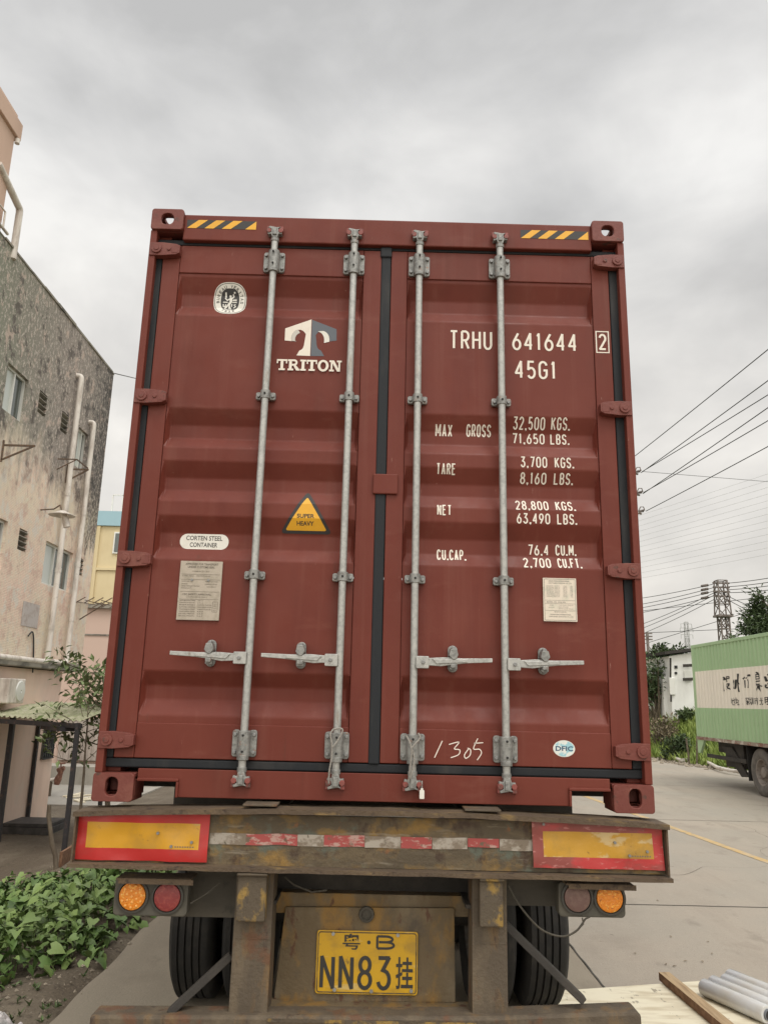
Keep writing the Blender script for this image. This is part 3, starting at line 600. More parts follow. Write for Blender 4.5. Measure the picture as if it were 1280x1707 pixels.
M['poster'] = mat('faded_notice', (.48, .44, .42), .8, layers=[dict(c=(.4, .34, .31), s=5, lo=.5, hi=.6)])
MB().box(XW + .004, XW + .012, (q[0].y + q[3].y) / 2, (q[1].y + q[2].y) / 2, (q[2].z + q[3].z) / 2, (q[0].z + q[1].z) / 2).build('notice', 'poster', bl)
p = fac(45, 1062); mb = MB(); pts = [(XW + .03, p.y + .45 * t, p.z + .02 - .9 * max(0, t - .35) ** 2 * 2 + .12 * math.sin(t * 3)) for t in [i / 14 for i in range(15)]]
mb.tube(pts, .016, 6); mb.build('hose', 'cable', bl)
# air conditioner under the slab
p = fac(30, 1152, .25); ac = thing('air_conditioner', 'white air conditioner box under the slab of the tiled building', 'air conditioner', (XW + .2, p.y, p.z - .3))
MB().box(XW, XW + .3, p.y - .5, p.y + .22, p.z - .24, p.z + .24).build('casing', 'pvc', ac, bevel=.02)
MB().lathe([(0, .0), (.03, .03), (.02, .19), (.0, .21)], (XW + .3, p.y, p.z), 'x', 24).build('fan_grille', 'win_frame', ac, smooth=40)
# pink stair tower on the roof
t0, t1, t2 = fac(38, 210), fac(36, 235), fac(28, 236)
pt = MB().box(XW - 5, XW - .04, YN, t2.y, ZROOF + .08, t2.z + .6).box(XW - 5.3, XW + .02, YN - .3, t0.y, t2.z + .1, t0.z)
tw = pt.build('stair_tower', 'pink_tower', bl, bevel=.015)
MB().tube([(XW + .0, t0.y - .1, t2.z + .08), (XW + .0, t0.y - .1, t2.z - .02)], .05, 10).build('spout', 'pvc', tw)
a, b, c = fac(10, 312), fac(32, 345), fac(27, 412)
MB().tube([(a.x - .04, a.y - .3, a.z + .3), *elbow(a, (XW, (b.y + c.y) / 2, b.z), (XW, (b.y + c.y) / 2, c.z), r=.1), (XW, (b.y + c.y) / 2, c.z - .3)], .07, 12).build('drainpipe', 'pvc', tw, smooth=40)
a = fac(3, 370); MB().tube([(XW + .02, a.y - .6, a.z - .1), (XW + .02, a.y + .25, a.z - .1)], .03, 8).tube([(XW + .02, a.y + .05, a.z - .1), (XW + .02, a.y + .05, a.z + .25), (XW + .02, a.y - .2, a.z + .25)], .02, 8).build('railing', 'pvc', tw)

# ---- buildings beyond
M['yellow_wall'] = mat('pale_yellow_render', (.62, .52, .32), .85, layers=[dict(c=(.54, .44, .26), s=(.5, .5, .2), lo=.48, hi=.7)])
M['blue_band'] = mat('pale_blue_paint', (.30, .46, .52), .7)
M['far_pink'] = mat('far_pink_render', (.54, .40, .33), .85, layers=[dict(c=(.46, .33, .27), s=(.7, .7, .3), lo=.48, hi=.7)])
a = at(142, 876, Y=39); z0 = at(150, 852, Y=39).z; yl = at(150, 1020, Y=39).z
yb_ = thing('yellow_building', 'pale yellow building with a blue parapet behind the tiled building', 'building', (-13, 42, -1))
x0, x1 = at(135, 900, Y=39).x, -3
MB().box(x0, x1, 39, 50, -1, a.z).build('wall', 'yellow_wall', yb_)
MB().box(x0 - .1, x1, 38.85, 50, a.z + .003, z0).build('parapet', 'blue_band', yb_)
mb = MB()
xr = at(188, 840, Y=39.2).x
for k in range(5): mb.beam((xr + k * .55, 39.2, z0), (xr + k * .55, 39.2, z0 + 1.0), .06, .06, (1, 0, 0))
mb.beam((xr, 39.2, z0 + 1.0), (xr + 2.2, 39.2, z0 + 1.0), .06, .06); mb.build('railing', 'win_frame', yb_)
p = at(199, 905, Y=38.95); f = MB().box(p.x - .3, p.x + 1.2, 38.9, 39.1, p.z - .6, p.z + .6).build('window', 'win_frame', yb_)
MB().box(p.x - .22, p.x + 1.12, 38.88, 38.895, p.z - .52, p.z + .52).build('pane', 'glass_dark', f)
q = at(152, 950, Y=38.97); MB().box(x0, x1, 38.9, 38.995, q.z, q.z + .14).build('ledge', 'yellow_wall', yb_)
q = at(165, 900, Y=38.97); MB().box(q.x - .12, q.x + .05, 38.88, 38.998, -1, a.z - .02).build('pier', 'yellow_wall', yb_)
pk = thing('pink_building', 'low pink building with a ribbed metal gate across the yard', 'building', (-13, 31, -1))
xa, xb = at(74, 1100, Y=30).x, -6.0; zt = at(150, 1014, Y=30).z
MB().box(xa, xb, 30, 37, -1, zt).build('wall', 'far_pink', pk)
MB().box(xa - .2, xb, 29.8, 37, zt + .003, zt + .18).build('roof', 'slab', pk)
q = at(150, 1058, Y=30); MB().box(xa, xb, 29.96, 29.997, q.z - .03, q.z + .03).build('ledge', 'slab', pk)
g0, g1 = at(104, 1198, Y=29.9), at(166, 1268, Y=29.9)
M['gate'] = mat('ribbed_gate', (.36, .31, .27), .6, layers=[dict(c=(.27, .22, .19), s=(3, 3, 1), lo=.45, hi=.65)])
mb = MB(); x = g0.x; k = 0
while x < g1.x: mb.box(x, x + .11, 29.86 - .03 * (k % 2), 29.95, g1.z, g0.z); x += .112; k += 1
mb.build('gate', 'gate', pk)
kb = at(130, 1278, Y=22.0)
tag(MB().box(-14, -6.6, 22, 22.35, -.95, kb.z).build('low_wall', 'yard'), 'low pale concrete wall edging the yard behind the valve', 'wall')

# ================================================================== THE CONTAINER
ct = thing('shipping_container', 'rust red steel shipping container with closed double doors and four galvanised locking rods', 'shipping container', (0, 0, ZC))
F = (0, 0, ZC); L = 12.19; HW = 1.219; HH = 2.899; D0 = .045; YR = .008   # D0 door face, YR rod axis
def k2(mb, name, mats, parent, **k): return mb.build(name, mats, parent, **k)
def rod_pt(u, v, Y=YR): return Vector(S(u, v, Y))
# frame: corner posts, header, sill
mb = MB(F)
for s in (-1, 1):
    a = 1.182
    xi = abs(S(a, 1, .01)[0])
    mb = MB(F); mb.box(s * xi, s * HW, .012, .16, .118, HH - .118)
    mb.box(s * (xi - .06), s * (xi + .002), .075, .158, .1185, HH - .1185)
    mb.build('corner_post', 'red', ct, bevel=.004)
hz0, hz1 = S(0, 2.722, .02)[2], S(0, 2.868, .02)[2]
MB(F).box(-1.055, 1.055, .02, .12, hz0, hz1).box(-1.12, 1.12, .06, .12, hz0 - .06, hz0 - .001).build('header', 'red', ct, bevel=.006)
sz0, sz1 = .022, .139
mb = MB(F)
rx0, rx1 = .861, 1.032; rz = .086
mb.prism([(-rx0, sz0), (rx0, sz0), (rx0, rz), (rx1, rz), (rx1, sz1), (-rx1, sz1), (-rx1, rz), (-rx0, rz)], .018, .026)
mb.box(-rx0, rx0, .0265, .09, sz0, sz0 + .012)
for s in (-1, 1):
    mb.box(s * (rx0 - .012), s * (rx1 - .002), .004, .09, rz + .001, rz + .014); mb.box(s * (rx0 - .012), s * (rx0 - .001), .004, .3, sz0, rz)
mb.build('sill', 'red', ct, bevel=.003)
# corner castings with their real openings
def casting(s, top):
    W_, H_, D_ = (.165 if top else .178), .118, .17
    x0, x1 = (s * HW, s * (HW - W_)); z0, z1 = (HH - H_, HH) if top else (0.0, H_)
    mb = MB(F); t = .026; n = 6
    def face(c0, c1, e0, e1, h, fn):
        o = rrect(c0, c1, e0, e1, .012, n); mb.ring(o, h, fn, t)
    sg = 1 if x1 > x0 else -1; xa, xb = min(x0, x1), max(x0, x1)
    hx = s * (HW - .083)
    if top: hole = [(hx + .026 * math.cos(a) * 1.15 + (.0), (z0 + z1) / 2 + .002 + .033 * math.sin(a)) for a in []] or rrect(hx - .032, hx + .032, z0 + .028, z1 - .026, .028, n)
    else: hole = rrect(hx - .027, hx + .027, z0 + .022, z1 - .016, .0265, n)
    o = rrect(xa, xb, z0, z1, .014, n)
    mb.ring(o, hole, lambda a, b, d: (a, d, b), t)
    # outer side with its oval hole
    mb.ring(rrect(t + .001, D_, z0 + .002, z1 - .002, .01, n), rrect(.05, .13, z0 + .035, z1 - .035, .02, n), lambda a, b, d: (s * (HW - .001 - d), a, b), t)
    zt_ = z1 if top else z0; sg2 = -1 if top else 1
    mb.ring(rrect(xa + .027, xb - .004, t + .002, D_, .01, n) if s < 0 else rrect(xa + .004, xb - .027, t + .002, D_, .01, n), rrect(hx - .034, hx + .034, .045, .145, .03, n), lambda a, b, d: (a, b, zt_ + sg2 * (d + .001)), t)
    zz = z0 if top else z1
    if top: mb.box(xa + .004, xb - .027, .028, D_, zz, zz + .02) if s > 0 else mb.box(xa + .027, xb - .004, .028, D_, zz, zz + .02)
    else: mb.box(xa + .002, xb - .002, .028, D_, zz - .02, zz)
    xi = x1 - s * -.02 if False else x1 + s * .018
    mb.box(x1, xi, .028, D_, z0 + .021, z1 - .028)
    if not top: mb.box(xa + .028, xb - .02, .15, .168, z0 + .03, z1 - .03)
    return mb.build('corner_casting', 'red_worn', ct, bevel=.004)
for s in (-1, 1):
    for top in (True, False): casting(s, top)
    MB(F).box(s * (HW - .178), s * HW, L - .18, L, HH - .118, HH).build('corner_casting', 'red_worn', ct, bevel=.006)
    MB(F).box(s * (HW - .178), s * HW, L - .18, L, 0, .118).build('corner_casting', 'red_worn', ct, bevel=.006)
# long corrugated sides, roof, floor and front end
for s in (-1, 1):
    mb = MB(F); P_ = []; y = .17; k = 0
    seq = [(.07, 0), (.068, 1), (.07, 1), (.07, 0)]
    while y < L - .2:
        for dy, dd in ((0, 0), (.072, 0), (.14, 1), (.21, 1)): P_.append((y + dy, dd))
        y += .278
    P_ = [p for p in P_ if p[0] < L - .17] + [(L - .17, 0)]
    vs = []
    for yy_, dd in P_: vs += [(s * (HW - .012 - .036 * dd), yy_, .16), (s * (HW - .012 - .036 * dd), yy_, HH - .06)]
    mb.add(vs, [(2 * i, 2 * i + 1, 2 * i + 3, 2 * i + 2) for i in range(len(P_) - 1)])
    mb.build('side_wall', 'red', ct)
    MB(F).box(s * (HW - .06), s * (HW - .002), .171, L - .181, HH - .075, HH - .008).box(s * (HW - .05), s * (HW - .004), .171, L - .181, .012, .165).build('side_rail', 'red', ct, bevel=.004)
MB(F).box(-HW + .061, HW - .061, .121, L - .181, HH - .05, HH - .03).build('roof', 'red', ct)
mb = MB(F).box(-HW + .051, HW - .051, .171, L - .1, .14, .165)
y = .35
while y < L - .3: mb.box(-HW + .052, HW - .052, y, y + .045, .03, .138); y += .3
mb.build('floor', 'chassis', ct)
MB(F).box(-HW + .18, HW - .18, L - .08, L - .03, .166, HH - .076).build('front_wall', 'red', ct)
# door gasket strips (on the frame)
mb = MB(F)
zgt0, zgt1 = 2.69, 2.72
mb.ubox(-1.176, 1.178, zgt0, zgt1, D0 + .004, D0 + .03); mb.ubox(-1.178, 1.178, .143, .181, D0 + .004, D0 + .03)
mb.ubox(-1.18, -1.141, .182, zgt0 - .001, D0 + .004, D0 + .03); mb.ubox(1.129, 1.18, .182, zgt0 - .001, D0 + .004, D0 + .03)
mb.build('door_seal', 'gasket', ct, bevel=.006)
# ---- doors
def at_v(v): return S(0, v, D0)[2]
VB = [2.52, 2.432, 2.366, 2.305, 1.813, 1.733, 1.667, 1.611, 1.545, 1.467, 1.406, 1.346, 1.276, 1.197, 1.125, 1.068, .559, .496, .433, .366]
ZB = [at_v(v) for v in VB]; PD = .036; PF = .007
def prof(z):
    for i in range(0, 20, 4):
        a, b, c, d = ZB[i:i + 4]
        if d <= z <= a:
            if z >= b: return PF + PD * (a - z) / (a - b)
            if z >= c: return PF + PD
            return PF + PD * (z - d) / (c - d)
    return PF
doors = []
def build_door(s):
    u0, u1 = (-1.139, -.028) if s < 0 else (.022, 1.127)
    pu0, pu1 = (-1.052, -.118) if s < 0 else (.104, 1.040)
    x0, x1, px0, px1 = [S(u, 1, D0)[0] for u in (u0, u1, pu0, pu1)]
    z0, z1 = at_v(.184), at_v(2.688); pz0, pz1 = at_v(.333), at_v(2.535)
    mb = MB(F)
    zl = sorted([pz0, pz1] + ZB); xl = [px0 + .002, px0 + .018, px1 - .018, px1 - .002]
    vs = [(x, D0 + (prof(z) if 0 < i < 3 else PF), z) for z in zl for i, x in enumerate(xl)]
    mb.add(vs, [(j * 4 + i, j * 4 + i + 1, (j + 1) * 4 + i + 1, (j + 1) * 4 + i) for j in range(len(zl) - 1) for i in range(3)])
    d = mb.build('door', 'red', ct, bevel=.006, seg=2); d.modifiers[0].angle_limit = R(9); d.modifiers[0].limit_method = 'ANGLE'; d['label'] = 'left door leaf with the warning triangle' if s < 0 else 'right door leaf with the weight lettering'
    fr = MB(F)
    fr.box(x0, px0, D0, D0 + .05, z0, z1).box(px1, x1, D0, D0 + .05, z0, z1)
    fr.box(px0 + .0015, px1 - .0015, D0, D0 + .05, z0, pz0).box(px0 + .0015, px1 - .0015, D0, D0 + .05, pz1, z1)
    fr.build('door_frame', 'red', d, bevel=.0035)
    if s > 0:
        g = MB(F).ubox(-.029, .020, .178, 2.70, D0 - .004, D0 + .04); g.ubox(-.034, .024, 2.655, 2.712, D0 - .012, D0 + .02); g.build('centre_seal', 'gasket', d, bevel=.007)
        kp = MB(F).ubox(-.041, .077, 1.403, 1.502, D0 - .016, D0 - .002); kp.build('overlap_plate', 'red', d, bevel=.005)
    # hinges
    for v in (2.643, 1.851, 1.056, .258):
        hb = MB(F); zc = at_v(v); xo = s * 1.214; xi = S(s * 1.047, v, D0)[0]
        xm = s * 1.15
        hb.prism([(xo, zc - .036), (xm, zc - .037), (xi + s * .02, zc - .03), (xi, zc - .02), (xi, zc + .022), (xi + s * .02, zc + .03), (xm, zc + .037), (xo, zc + .036)], .005, D0 - .001)
        hb.tube([(s * 1.178, .006, zc), (s * 1.178, -.003, zc)], .026, 16).tube([(s * 1.178, -.002, zc), (s * 1.178, -.006, zc)], .013, 14)
        hb.tube([(s * 1.115, .006, zc), (s * 1.115, .0, zc)], .010, 10)
        hb.box(s * 1.10, s * 1.068, .0035, .02, zc - .022, zc + .022)
        hb.build('hinge', 'red_worn', d, bevel=.005)
    # rods, guides, cams, handles
    for j, (u, hd) in enumerate(((-.577, -1), (-.169, -1)) if s < 0 else ((.165, 1), (.576, 1))):
        x = S(u, 1, YR)[0]; zt_, zb_ = S(u, 2.745, YR)[2], S(u, .125, YR)[2]
        MB(F).tube([(x, YR, zb_), (x, YR, zt_)], .0172, 20, caps=True).build('locking_rod', 'zinc', d, smooth=40)
        for v0, v1 in ((2.563, 2.675), (.196, .311)):
            a0, a1 = S(u, v0, YR)[2], S(u, v1, YR)[2]; g = MB(F); W2_ = .054
            for sx in (-1, 1):
                g.prism(rrect(min(x + sx * .02, x + sx * W2_), max(x + sx * .02, x + sx * W2_), a0, a1, .012, 4), D0 - .016, D0 - .0005)
            g.prism([(x + .0285 * math.cos(a), D0 - .033 - .026 * math.sin(a)) for a in [PI * i / 12 for i in range(13)]] + [(x - .0285, D0 - .001), (x + .0285, D0 - .001)], a0 + .004, a1 - .003, axis='z')
            g.tube([(x, YR, a0 - .012), (x, YR, a0 + .01)], .026, 18)
            bo = g
            for sx in (-1, 1):
                for zz in (a0 + .02, a1 - .02): bo.tube([(x + sx * .042, D0 - .015, zz), (x + sx * .042, D0 - .027, zz)], .009, 6, mi=1)
            for zz in (a0 + .025, a1 - .022): bo.tube([(x, -.026, zz), (x, -.0165, zz)], .0055, 8, mi=2)
            g.build('rod_bearing', ['zinc_dull', 'bolt', 'hole'], d, bevel=.002, smooth=35)
        for v in (1.888, 1.002):
            zc = S(u, v, YR)[2]; g = MB(F)
            g.prism(rrect(x - .048, x - .019, zc - .02, zc + .018, .008, 4), D0 - .02, D0 - .0005).prism(rrect(x + .019, x + .048, zc - .02, zc + .018, .008, 4), D0 - .02, D0 - .0005)
            g.prism([(x + .024 * math.cos(a), D0 - .036 - .022 * math.sin(a)) for a in [PI * i / 10 for i in range(11)]] + [(x - .024, D0 - .001), (x + .024, D0 - .001)], zc - .021, zc + .022, axis='z')
            for sx in (-1, 1): g.tube([(x + sx * .035, D0 - .019, zc - .003), (x + sx * .035, D0 - .03, zc - .003)], .008, 6, mi=1)
            g.tube([(x, -.0185, zc), (x, -.012, zc)], .0055, 8, mi=2)
            g.build('rod_clamp', ['zinc_dull', 'bolt', 'hole'], d, bevel=.002, smooth=35)
        for top in (1, 0):      # cam ends, with the red keepers behind them on the frame
            zc = S(u, 2.772 if top else .104, YR)[2]; q = 1 if top else -1; g = MB(F)
            g.tube([(x, YR, zc - q * .05), (x, YR, zc - q * .03)], [.021, .021], 16)
            g.prism([(x - .014, zc - q * .032), (x + .014, zc - q * .032), (x + .02, zc - q * .012), (x + .036, zc - q * .014), (x + .037, zc - q * .003), (x + .018, zc + q * .003), (x + .016, zc + q * .016), (x + .028, zc + q * .027), (x + .01, zc + q * .024), (x - .012, zc + q * .028), (x - .03, zc + q * .032), (x - .034, zc + q * .022), (x - .017, zc + q * .014), (x - .02, zc - q * .002), (x - .037, zc - q * .006), (x - .034, zc - q * .018), (x - .018, zc - q * .014)][::q], -.012, .024)
            g.prism([(x - .01, zc - .02), (x + .01, zc - .02), (x + .01, zc + .02), (x - .01, zc + .02)], -.02, -.011)
            g.build('cam', 'zinc_dull', d, bevel=.0025)
            for sx in (-1, 1):
                g = MB(F); g.tube([(x + sx * .03, -.016, zc + q * .004), (x + sx * .03, .0195, zc + q * .004)], .0125, 10)
                g.box(x + sx * .022, x + sx * .042, -.006, .0195, zc + q * .0, zc + q * .032)
                g.build('cam_keeper', 'cam_red', ct, bevel=.002)
        # handle with hub, lever and catch
        zh = S(u, .622, YR)[2]; h = hd; g = MB(F)
        g.prism(rrect(min(x + h * .008, x + h * .066), max(x + h * .008, x + h * .066), zh - .027, zh + .027, .005, 3), -.018, .012)
        g.tube([(x + h * .04, -.018, zh), (x + h * .04, -.026, zh)], .009, 8, mi=1)
        tip = x + h * .352
        g.prism([(x + h * .06, zh - .013), (x + h * .06, zh + .019), (x + h * .13, zh + .024), (x + h * .22, zh + .021), (tip, zh + .024), (tip, zh + .006), (x + h * .24, zh + .0), (x + h * .19, zh - .006), (x + h * .12, zh - .016)][::h], -.014, .0)
        g.prism([(x + h * .24, zh + .003), (x + h * .24, zh + .017), (x + h * .08, zh + .016), (x + h * .1, zh - .006)][::h], -.02, -.0141)
        g.build('door_handle', ['zinc', 'bolt'], d, bevel=.002)
        xc = x + h * .177; g = MB(F)
        g.prism(rrect(xc - .022, xc + .022, zh - .04, zh + .08, .021, 6), D0 - .012, D0 - .0005)
        g.prism([(xc - .014, zh + .062), (xc + .014, zh + .062), (xc + .021, zh + .034), (xc + .008, zh + .016), (xc - .004, zh + .014), (xc - .021, zh + .032)], -.024, D0 - .013)
        g.prism(rrect(xc - .013, xc + .013, zh - .022, zh - .004, .004, 3), -.022, D0 - .013)
        g.box(xc - .016, xc + .016, -.006, .0, zh - .03, zh + .05)
        for zz in (zh + .066, zh - .028): g.tube([(xc, D0 - .011, zz), (xc, D0 - .025 - (.03 if zz > zh else 0), zz)], .009, 8, mi=1)
        g.build('handle_catch', ['zinc_dull', 'bolt'], d, bevel=.002)
    doors.append(d); return d
dl, dr = build_door(-1), build_door(1)
# ---- markings: everything lies on the folded door skin
def lay(mb, name, mats, parent):
    conform(mb, ZB, lambda c: prof(c.z)); return mb.build(name, mats, parent)
def U(u, v): p = S(u, v, D0); return p[0], p[2]
YL_ = D0 - .0012
def marks(name, items, parent=None, th=.0066):
    mb = MB(F)
    for t, u0, u1, v0, v1 in items:
        x0, z0 = U(u0, v0); x1, z1 = U(u1, v1)
        strokes(mb, t, x0, x1, z0, z1, th, YL_)
    return lay(mb, name, 'cream', parent or dr)
marks('owner_code', [('TRHU', .322, .531, 2.157, 2.260)], th=.0112)
marks('serial_number', [('641644', .634, .954, 2.160, 2.257)], th=.0112)
marks('size_code', [('45G1', .644, .847, 2.009, 2.106)], th=.0112)
mb = MB(F); x0, z0 = U(1.064, 2.170); x1, z1 = U(1.100, 2.258); strokes(mb, '2', x0, x1, z0, z1, .0105, D0 - .0012)
x0, z0 = U(1.051, 2.157); x1, z1 = U(1.112, 2.270)
ribbon(mb, [(x0, z0), (x1, z0), (x1, z1), (x0, z1), (x0, z0)], .0028, lambda a, b, d: (a, D0 - .0012 + d, b)); mb.build('check_digit', 'cream', dr)
marks('gross_weight_heading', [('MAX', 0.257, 0.337, 1.709, 1.769), ('GROSS', 0.408, 0.526, 1.712, 1.772)])
marks('gross_weight_figures', [('32,500', 0.634, 0.788, 1.752, 1.811), ('71,650', 0.632, 0.788, 1.683, 1.737)])
marks('gross_weight_units', [('KGS.', 0.82, 0.91, 1.754, 1.813), ('LBS.', 0.818, 0.909, 1.684, 1.738)])
marks('tare_heading', [('TARE', 0.261, 0.352, 1.51, 1.564)])
marks('tare_figures', [('3,700', 0.664, 0.79, 1.553, 1.608), ('8,160', 0.664, 0.788, 1.478, 1.531)])
marks('tare_units', [('KGS.', 0.828, 0.919, 1.554, 1.608), ('LBS.', 0.826, 0.917, 1.479, 1.532)])
marks('net_weight_heading', [('NET', 0.266, 0.332, 1.307, 1.36)])
marks('net_weight_figures', [('28,800', 0.638, 0.793, 1.343, 1.395), ('63,490', 0.641, 0.797, 1.276, 1.328)])
marks('net_weight_units', [('KGS.', 0.829, 0.921, 1.344, 1.396), ('LBS.', 0.832, 0.924, 1.277, 1.329)])
marks('capacity_heading', [('CU.CAP.', 0.268, 0.403, 1.096, 1.15)])
marks('capacity_figures', [('76.4', 0.698, 0.794, 1.132, 1.184), ('2,700', 0.671, 0.798, 1.068, 1.119)])
marks('capacity_units', [('CU.M.', 0.828, 0.924, 1.134, 1.186), ('CU.FT.', 0.832, 0.942, 1.07, 1.121)])
# lessor's mark: a split T and its name
mb = MB(F)
def zp(x, y): p = lp(230 + x / 3.0476, 330 + y / 3.0476, D0); return p[0], p[2]
def zarc(cx, cy, r, a0, a1, n=10, ry=None): return [(cx + r * math.cos(R(a0 + (a1 - a0) * i / n)), cy - (ry or r) * math.sin(R(a0 + (a1 - a0) * i / n))) for i in range(n + 1)]
left = [(882, 614), (748, 660), (745, 721), (779, 724)] + zarc(818, 712, 40, 195, 30, 10, 46) + [(843, 745)] + zarc(818, 742, 24, -20, -85, 5, 30) + [(805, 797), (874, 800)]
right = [(885, 616), (1009, 664), (1009, 722), (975, 726)] + zarc(936, 718, 38, 0, 150, 10, 46) + [(908, 745)] + zarc(932, 742, 24, 200, 262, 5, 30) + [(946, 801), (877, 800)]
mb.sheet([zp(*p) for p in left], D0 - .0010, 0); mb.sheet([zp(*p) for p in right], D0 - .0010, 1)
mb.sheet([zp(*p) for p in [(781, 724)] + zarc(818, 712, 39, 196, 95, 8, 45) + zarc(838, 716, 40, 112, 190, 8, 36) + [(806, 726)]], D0 - .0016, 3)
mb.sheet([zp(*p) for p in [(914, 676)] + zarc(936, 718, 37, 100, 0, 8, 45) + [(972, 728), (945, 734)] + zarc(915, 720, 31, -8, 70, 8, 42)], D0 - .0016, 2)
M['cream_shade'] = mat('pale_grey_paint', (.5, .47, .42), .6)
lay(mb, 'lessor_mark', ['cream', 'grey_ink', 'white_sticker', 'cream_shade'], dl)
mb = MB(F); x0, z0 = U(-.530, 2.018); x1, z1 = U(-.211, 2.076)
def slab_word(mb, x0, x1, z0, z1):
    hgt = z1 - z0; sk = .0; y = D0 - .0012; cnt = [0]
    def bx(a0, a1, b0, b1):
        cnt[0] += 1; yy = y - .0001 * (cnt[0] % 5); mb.add([(a0, yy, z0 + b0 * hgt), (a1, yy, z0 + b0 * hgt), (a1, yy, z0 + b1 * hgt), (a0, yy, z0 + b1 * hgt)], [(0, 1, 2, 3)])
    def poly(ps):
        cnt[0] += 1; yy = y - .0001 * (cnt[0] % 5); mb.add([(a, yy, z0 + b * hgt) for a, b in ps], [tuple(range(len(ps)))])
    def rib(ps, hw): cnt[0] += 1; ribbon(mb, ps, hw, lambda a, b, d: (a, y - .0001 * (cnt[0] % 5), b))
    ws = [('T', 1.0), ('R', 1.12), ('I', .56), ('T', 1.0), ('O', 1.05), ('N', 1.18)]; gp = .06; tot = sum(w_ for _, w_ in ws) + gp * 5; un = (x1 - x0) / tot; x = x0
    for c, wd in ws:
        W_ = wd * un; st = .27 * un; s = .16
        if c == 'T':
            m = x + W_ / 2; bx(x, x + W_, 1 - s, 1); bx(x, x + .13 * un, .62, 1); bx(x + W_ - .13 * un, x + W_, .62, 1); bx(m - st / 2, m + st / 2, 0, 1); bx(m - .3 * un, m + .3 * un, 0, s)
        if c == 'I': m = x + W_ / 2; bx(m - st / 2, m + st / 2, 0, 1); bx(x, x + W_, 0, s); bx(x, x + W_, 1 - s, 1)
        if c == 'R':
            a = x + .12 * un; bx(a, a + st, 0, 1); bx(x, x + .55 * un, 0, s); bx(x, x + .5 * un, 1 - s, 1)
            rib([(a + st, z0 + hgt * .92)] + [(a + st + .22 * un + .22 * un * math.cos(R(t)), z0 + hgt * (.72 + .2 * math.sin(R(t)))) for t in range(90, -91, -15)] + [(a + st, z0 + hgt * .5)], hgt * .085)
            poly([(a + st + .1 * un, .5), (a + st + .38 * un, .5), (x + W_ - .06 * un, s), (x + W_, s), (x + W_, 0), (x + W_ - .3 * un, 0)])
        if c == 'O':
            m = x + W_ / 2; o = [(m + W_ / 2 * math.cos(2 * PI * i / 32), z0 + hgt * (.5 + .53 * math.sin(2 * PI * i / 32))) for i in range(32)]
            q = [(m + (W_ / 2 - st * .95) * math.cos(2 * PI * i / 32), z0 + hgt * (.5 + .34 * math.sin(2 * PI * i / 32))) for i in range(32)]
            mb.add([(a, y, b) for a, b in o + q], [(i, (i + 1) % 32, 32 + (i + 1) % 32, 32 + i) for i in range(32)])
        if c == 'N':
            a = x + .14 * un; b = x + W_ - .14 * un; bx(a, a + .17 * un, 0, 1); bx(b - .17 * un, b, 0, 1); poly([(a, 1), (a + .3 * un, 1), (b, 0), (b - .28 * un, 0)])
            bx(x, x + .46 * un, 0, s); bx(x, x + .4 * un, 1 - s, 1); bx(x + W_ - .46 * un, x + W_, 1 - s, 1)
        x += W_ + gp * un
slab_word(mb, x0, x1, z0, z1); mb.build('lessor_name', 'cream', dl)
# classification seal
mb = MB(F); c0, c1 = U(-.874, 2.322), U(-.709, 2.497); cx, cz = (c0[0] + c1[0]) / 2, (c0[1] + c1[1]) / 2; rx, rz_ = (c1[0] - c0[0]) / 2, (c1[1] - c0[1]) / 2
def sup(rx, rz_, n=48, e=2.6): return [(cx + rx * abs(math.cos(t)) ** (2 / e) * (1 if math.cos(t) > 0 else -1), cz + rz_ * abs(math.sin(t)) ** (2 / e) * (1 if math.sin(t) > 0 else -1)) for t in [2 * PI * i / n for i in range(n)]]
mb.sheet(sup(rx, rz_), D0 - .001, 0)
o, q = sup(rx * .95, rz_ * .95), sup(rx * .915, rz_ * .92); mb.add([(a, D0 - .0014, b) for a, b in o + q], [(i, (i + 1) % 48, 48 + (i + 1) % 48, 48 + i) for i in range(48)], 1)
mb.sheet(sup(rx * .57, rz_ * .675), D0 - .0014, 1)
def ring_text(s, a0, a1, rr, flip=False, size=.0155):
    for i, ch in enumerate(s):
        if ch == ' ': continue
        t = R(a0 + (a1 - a0) * i / (len(s) - 1)); px_, pz_ = cx + rx * rr * math.cos(t), cz + rz_ * (rr + .045) * math.sin(t); an = t - PI / 2 + (PI if flip else 0)
        w_ = size * .8 if ch not in 'I1' else size * .25
        text(mb, ch, -w_ / 2, w_ / 2, -size / 2, size / 2, 0, 1, .015, place=lambda a, b: (px_ + a * math.cos(an) - b * math.sin(an), D0 - .0015, pz_ + a * math.sin(an) + b * math.cos(an)))
ring_text('BUREAU VERITAS', 189, -10, .74); ring_text('1828', 240, 290, .75, True, .013)
fp_ = lambda x, y: (cx + (x - 612) / 1025 * 2 * rx, cz - (y - 675) / 1080 * 2 * rz_)
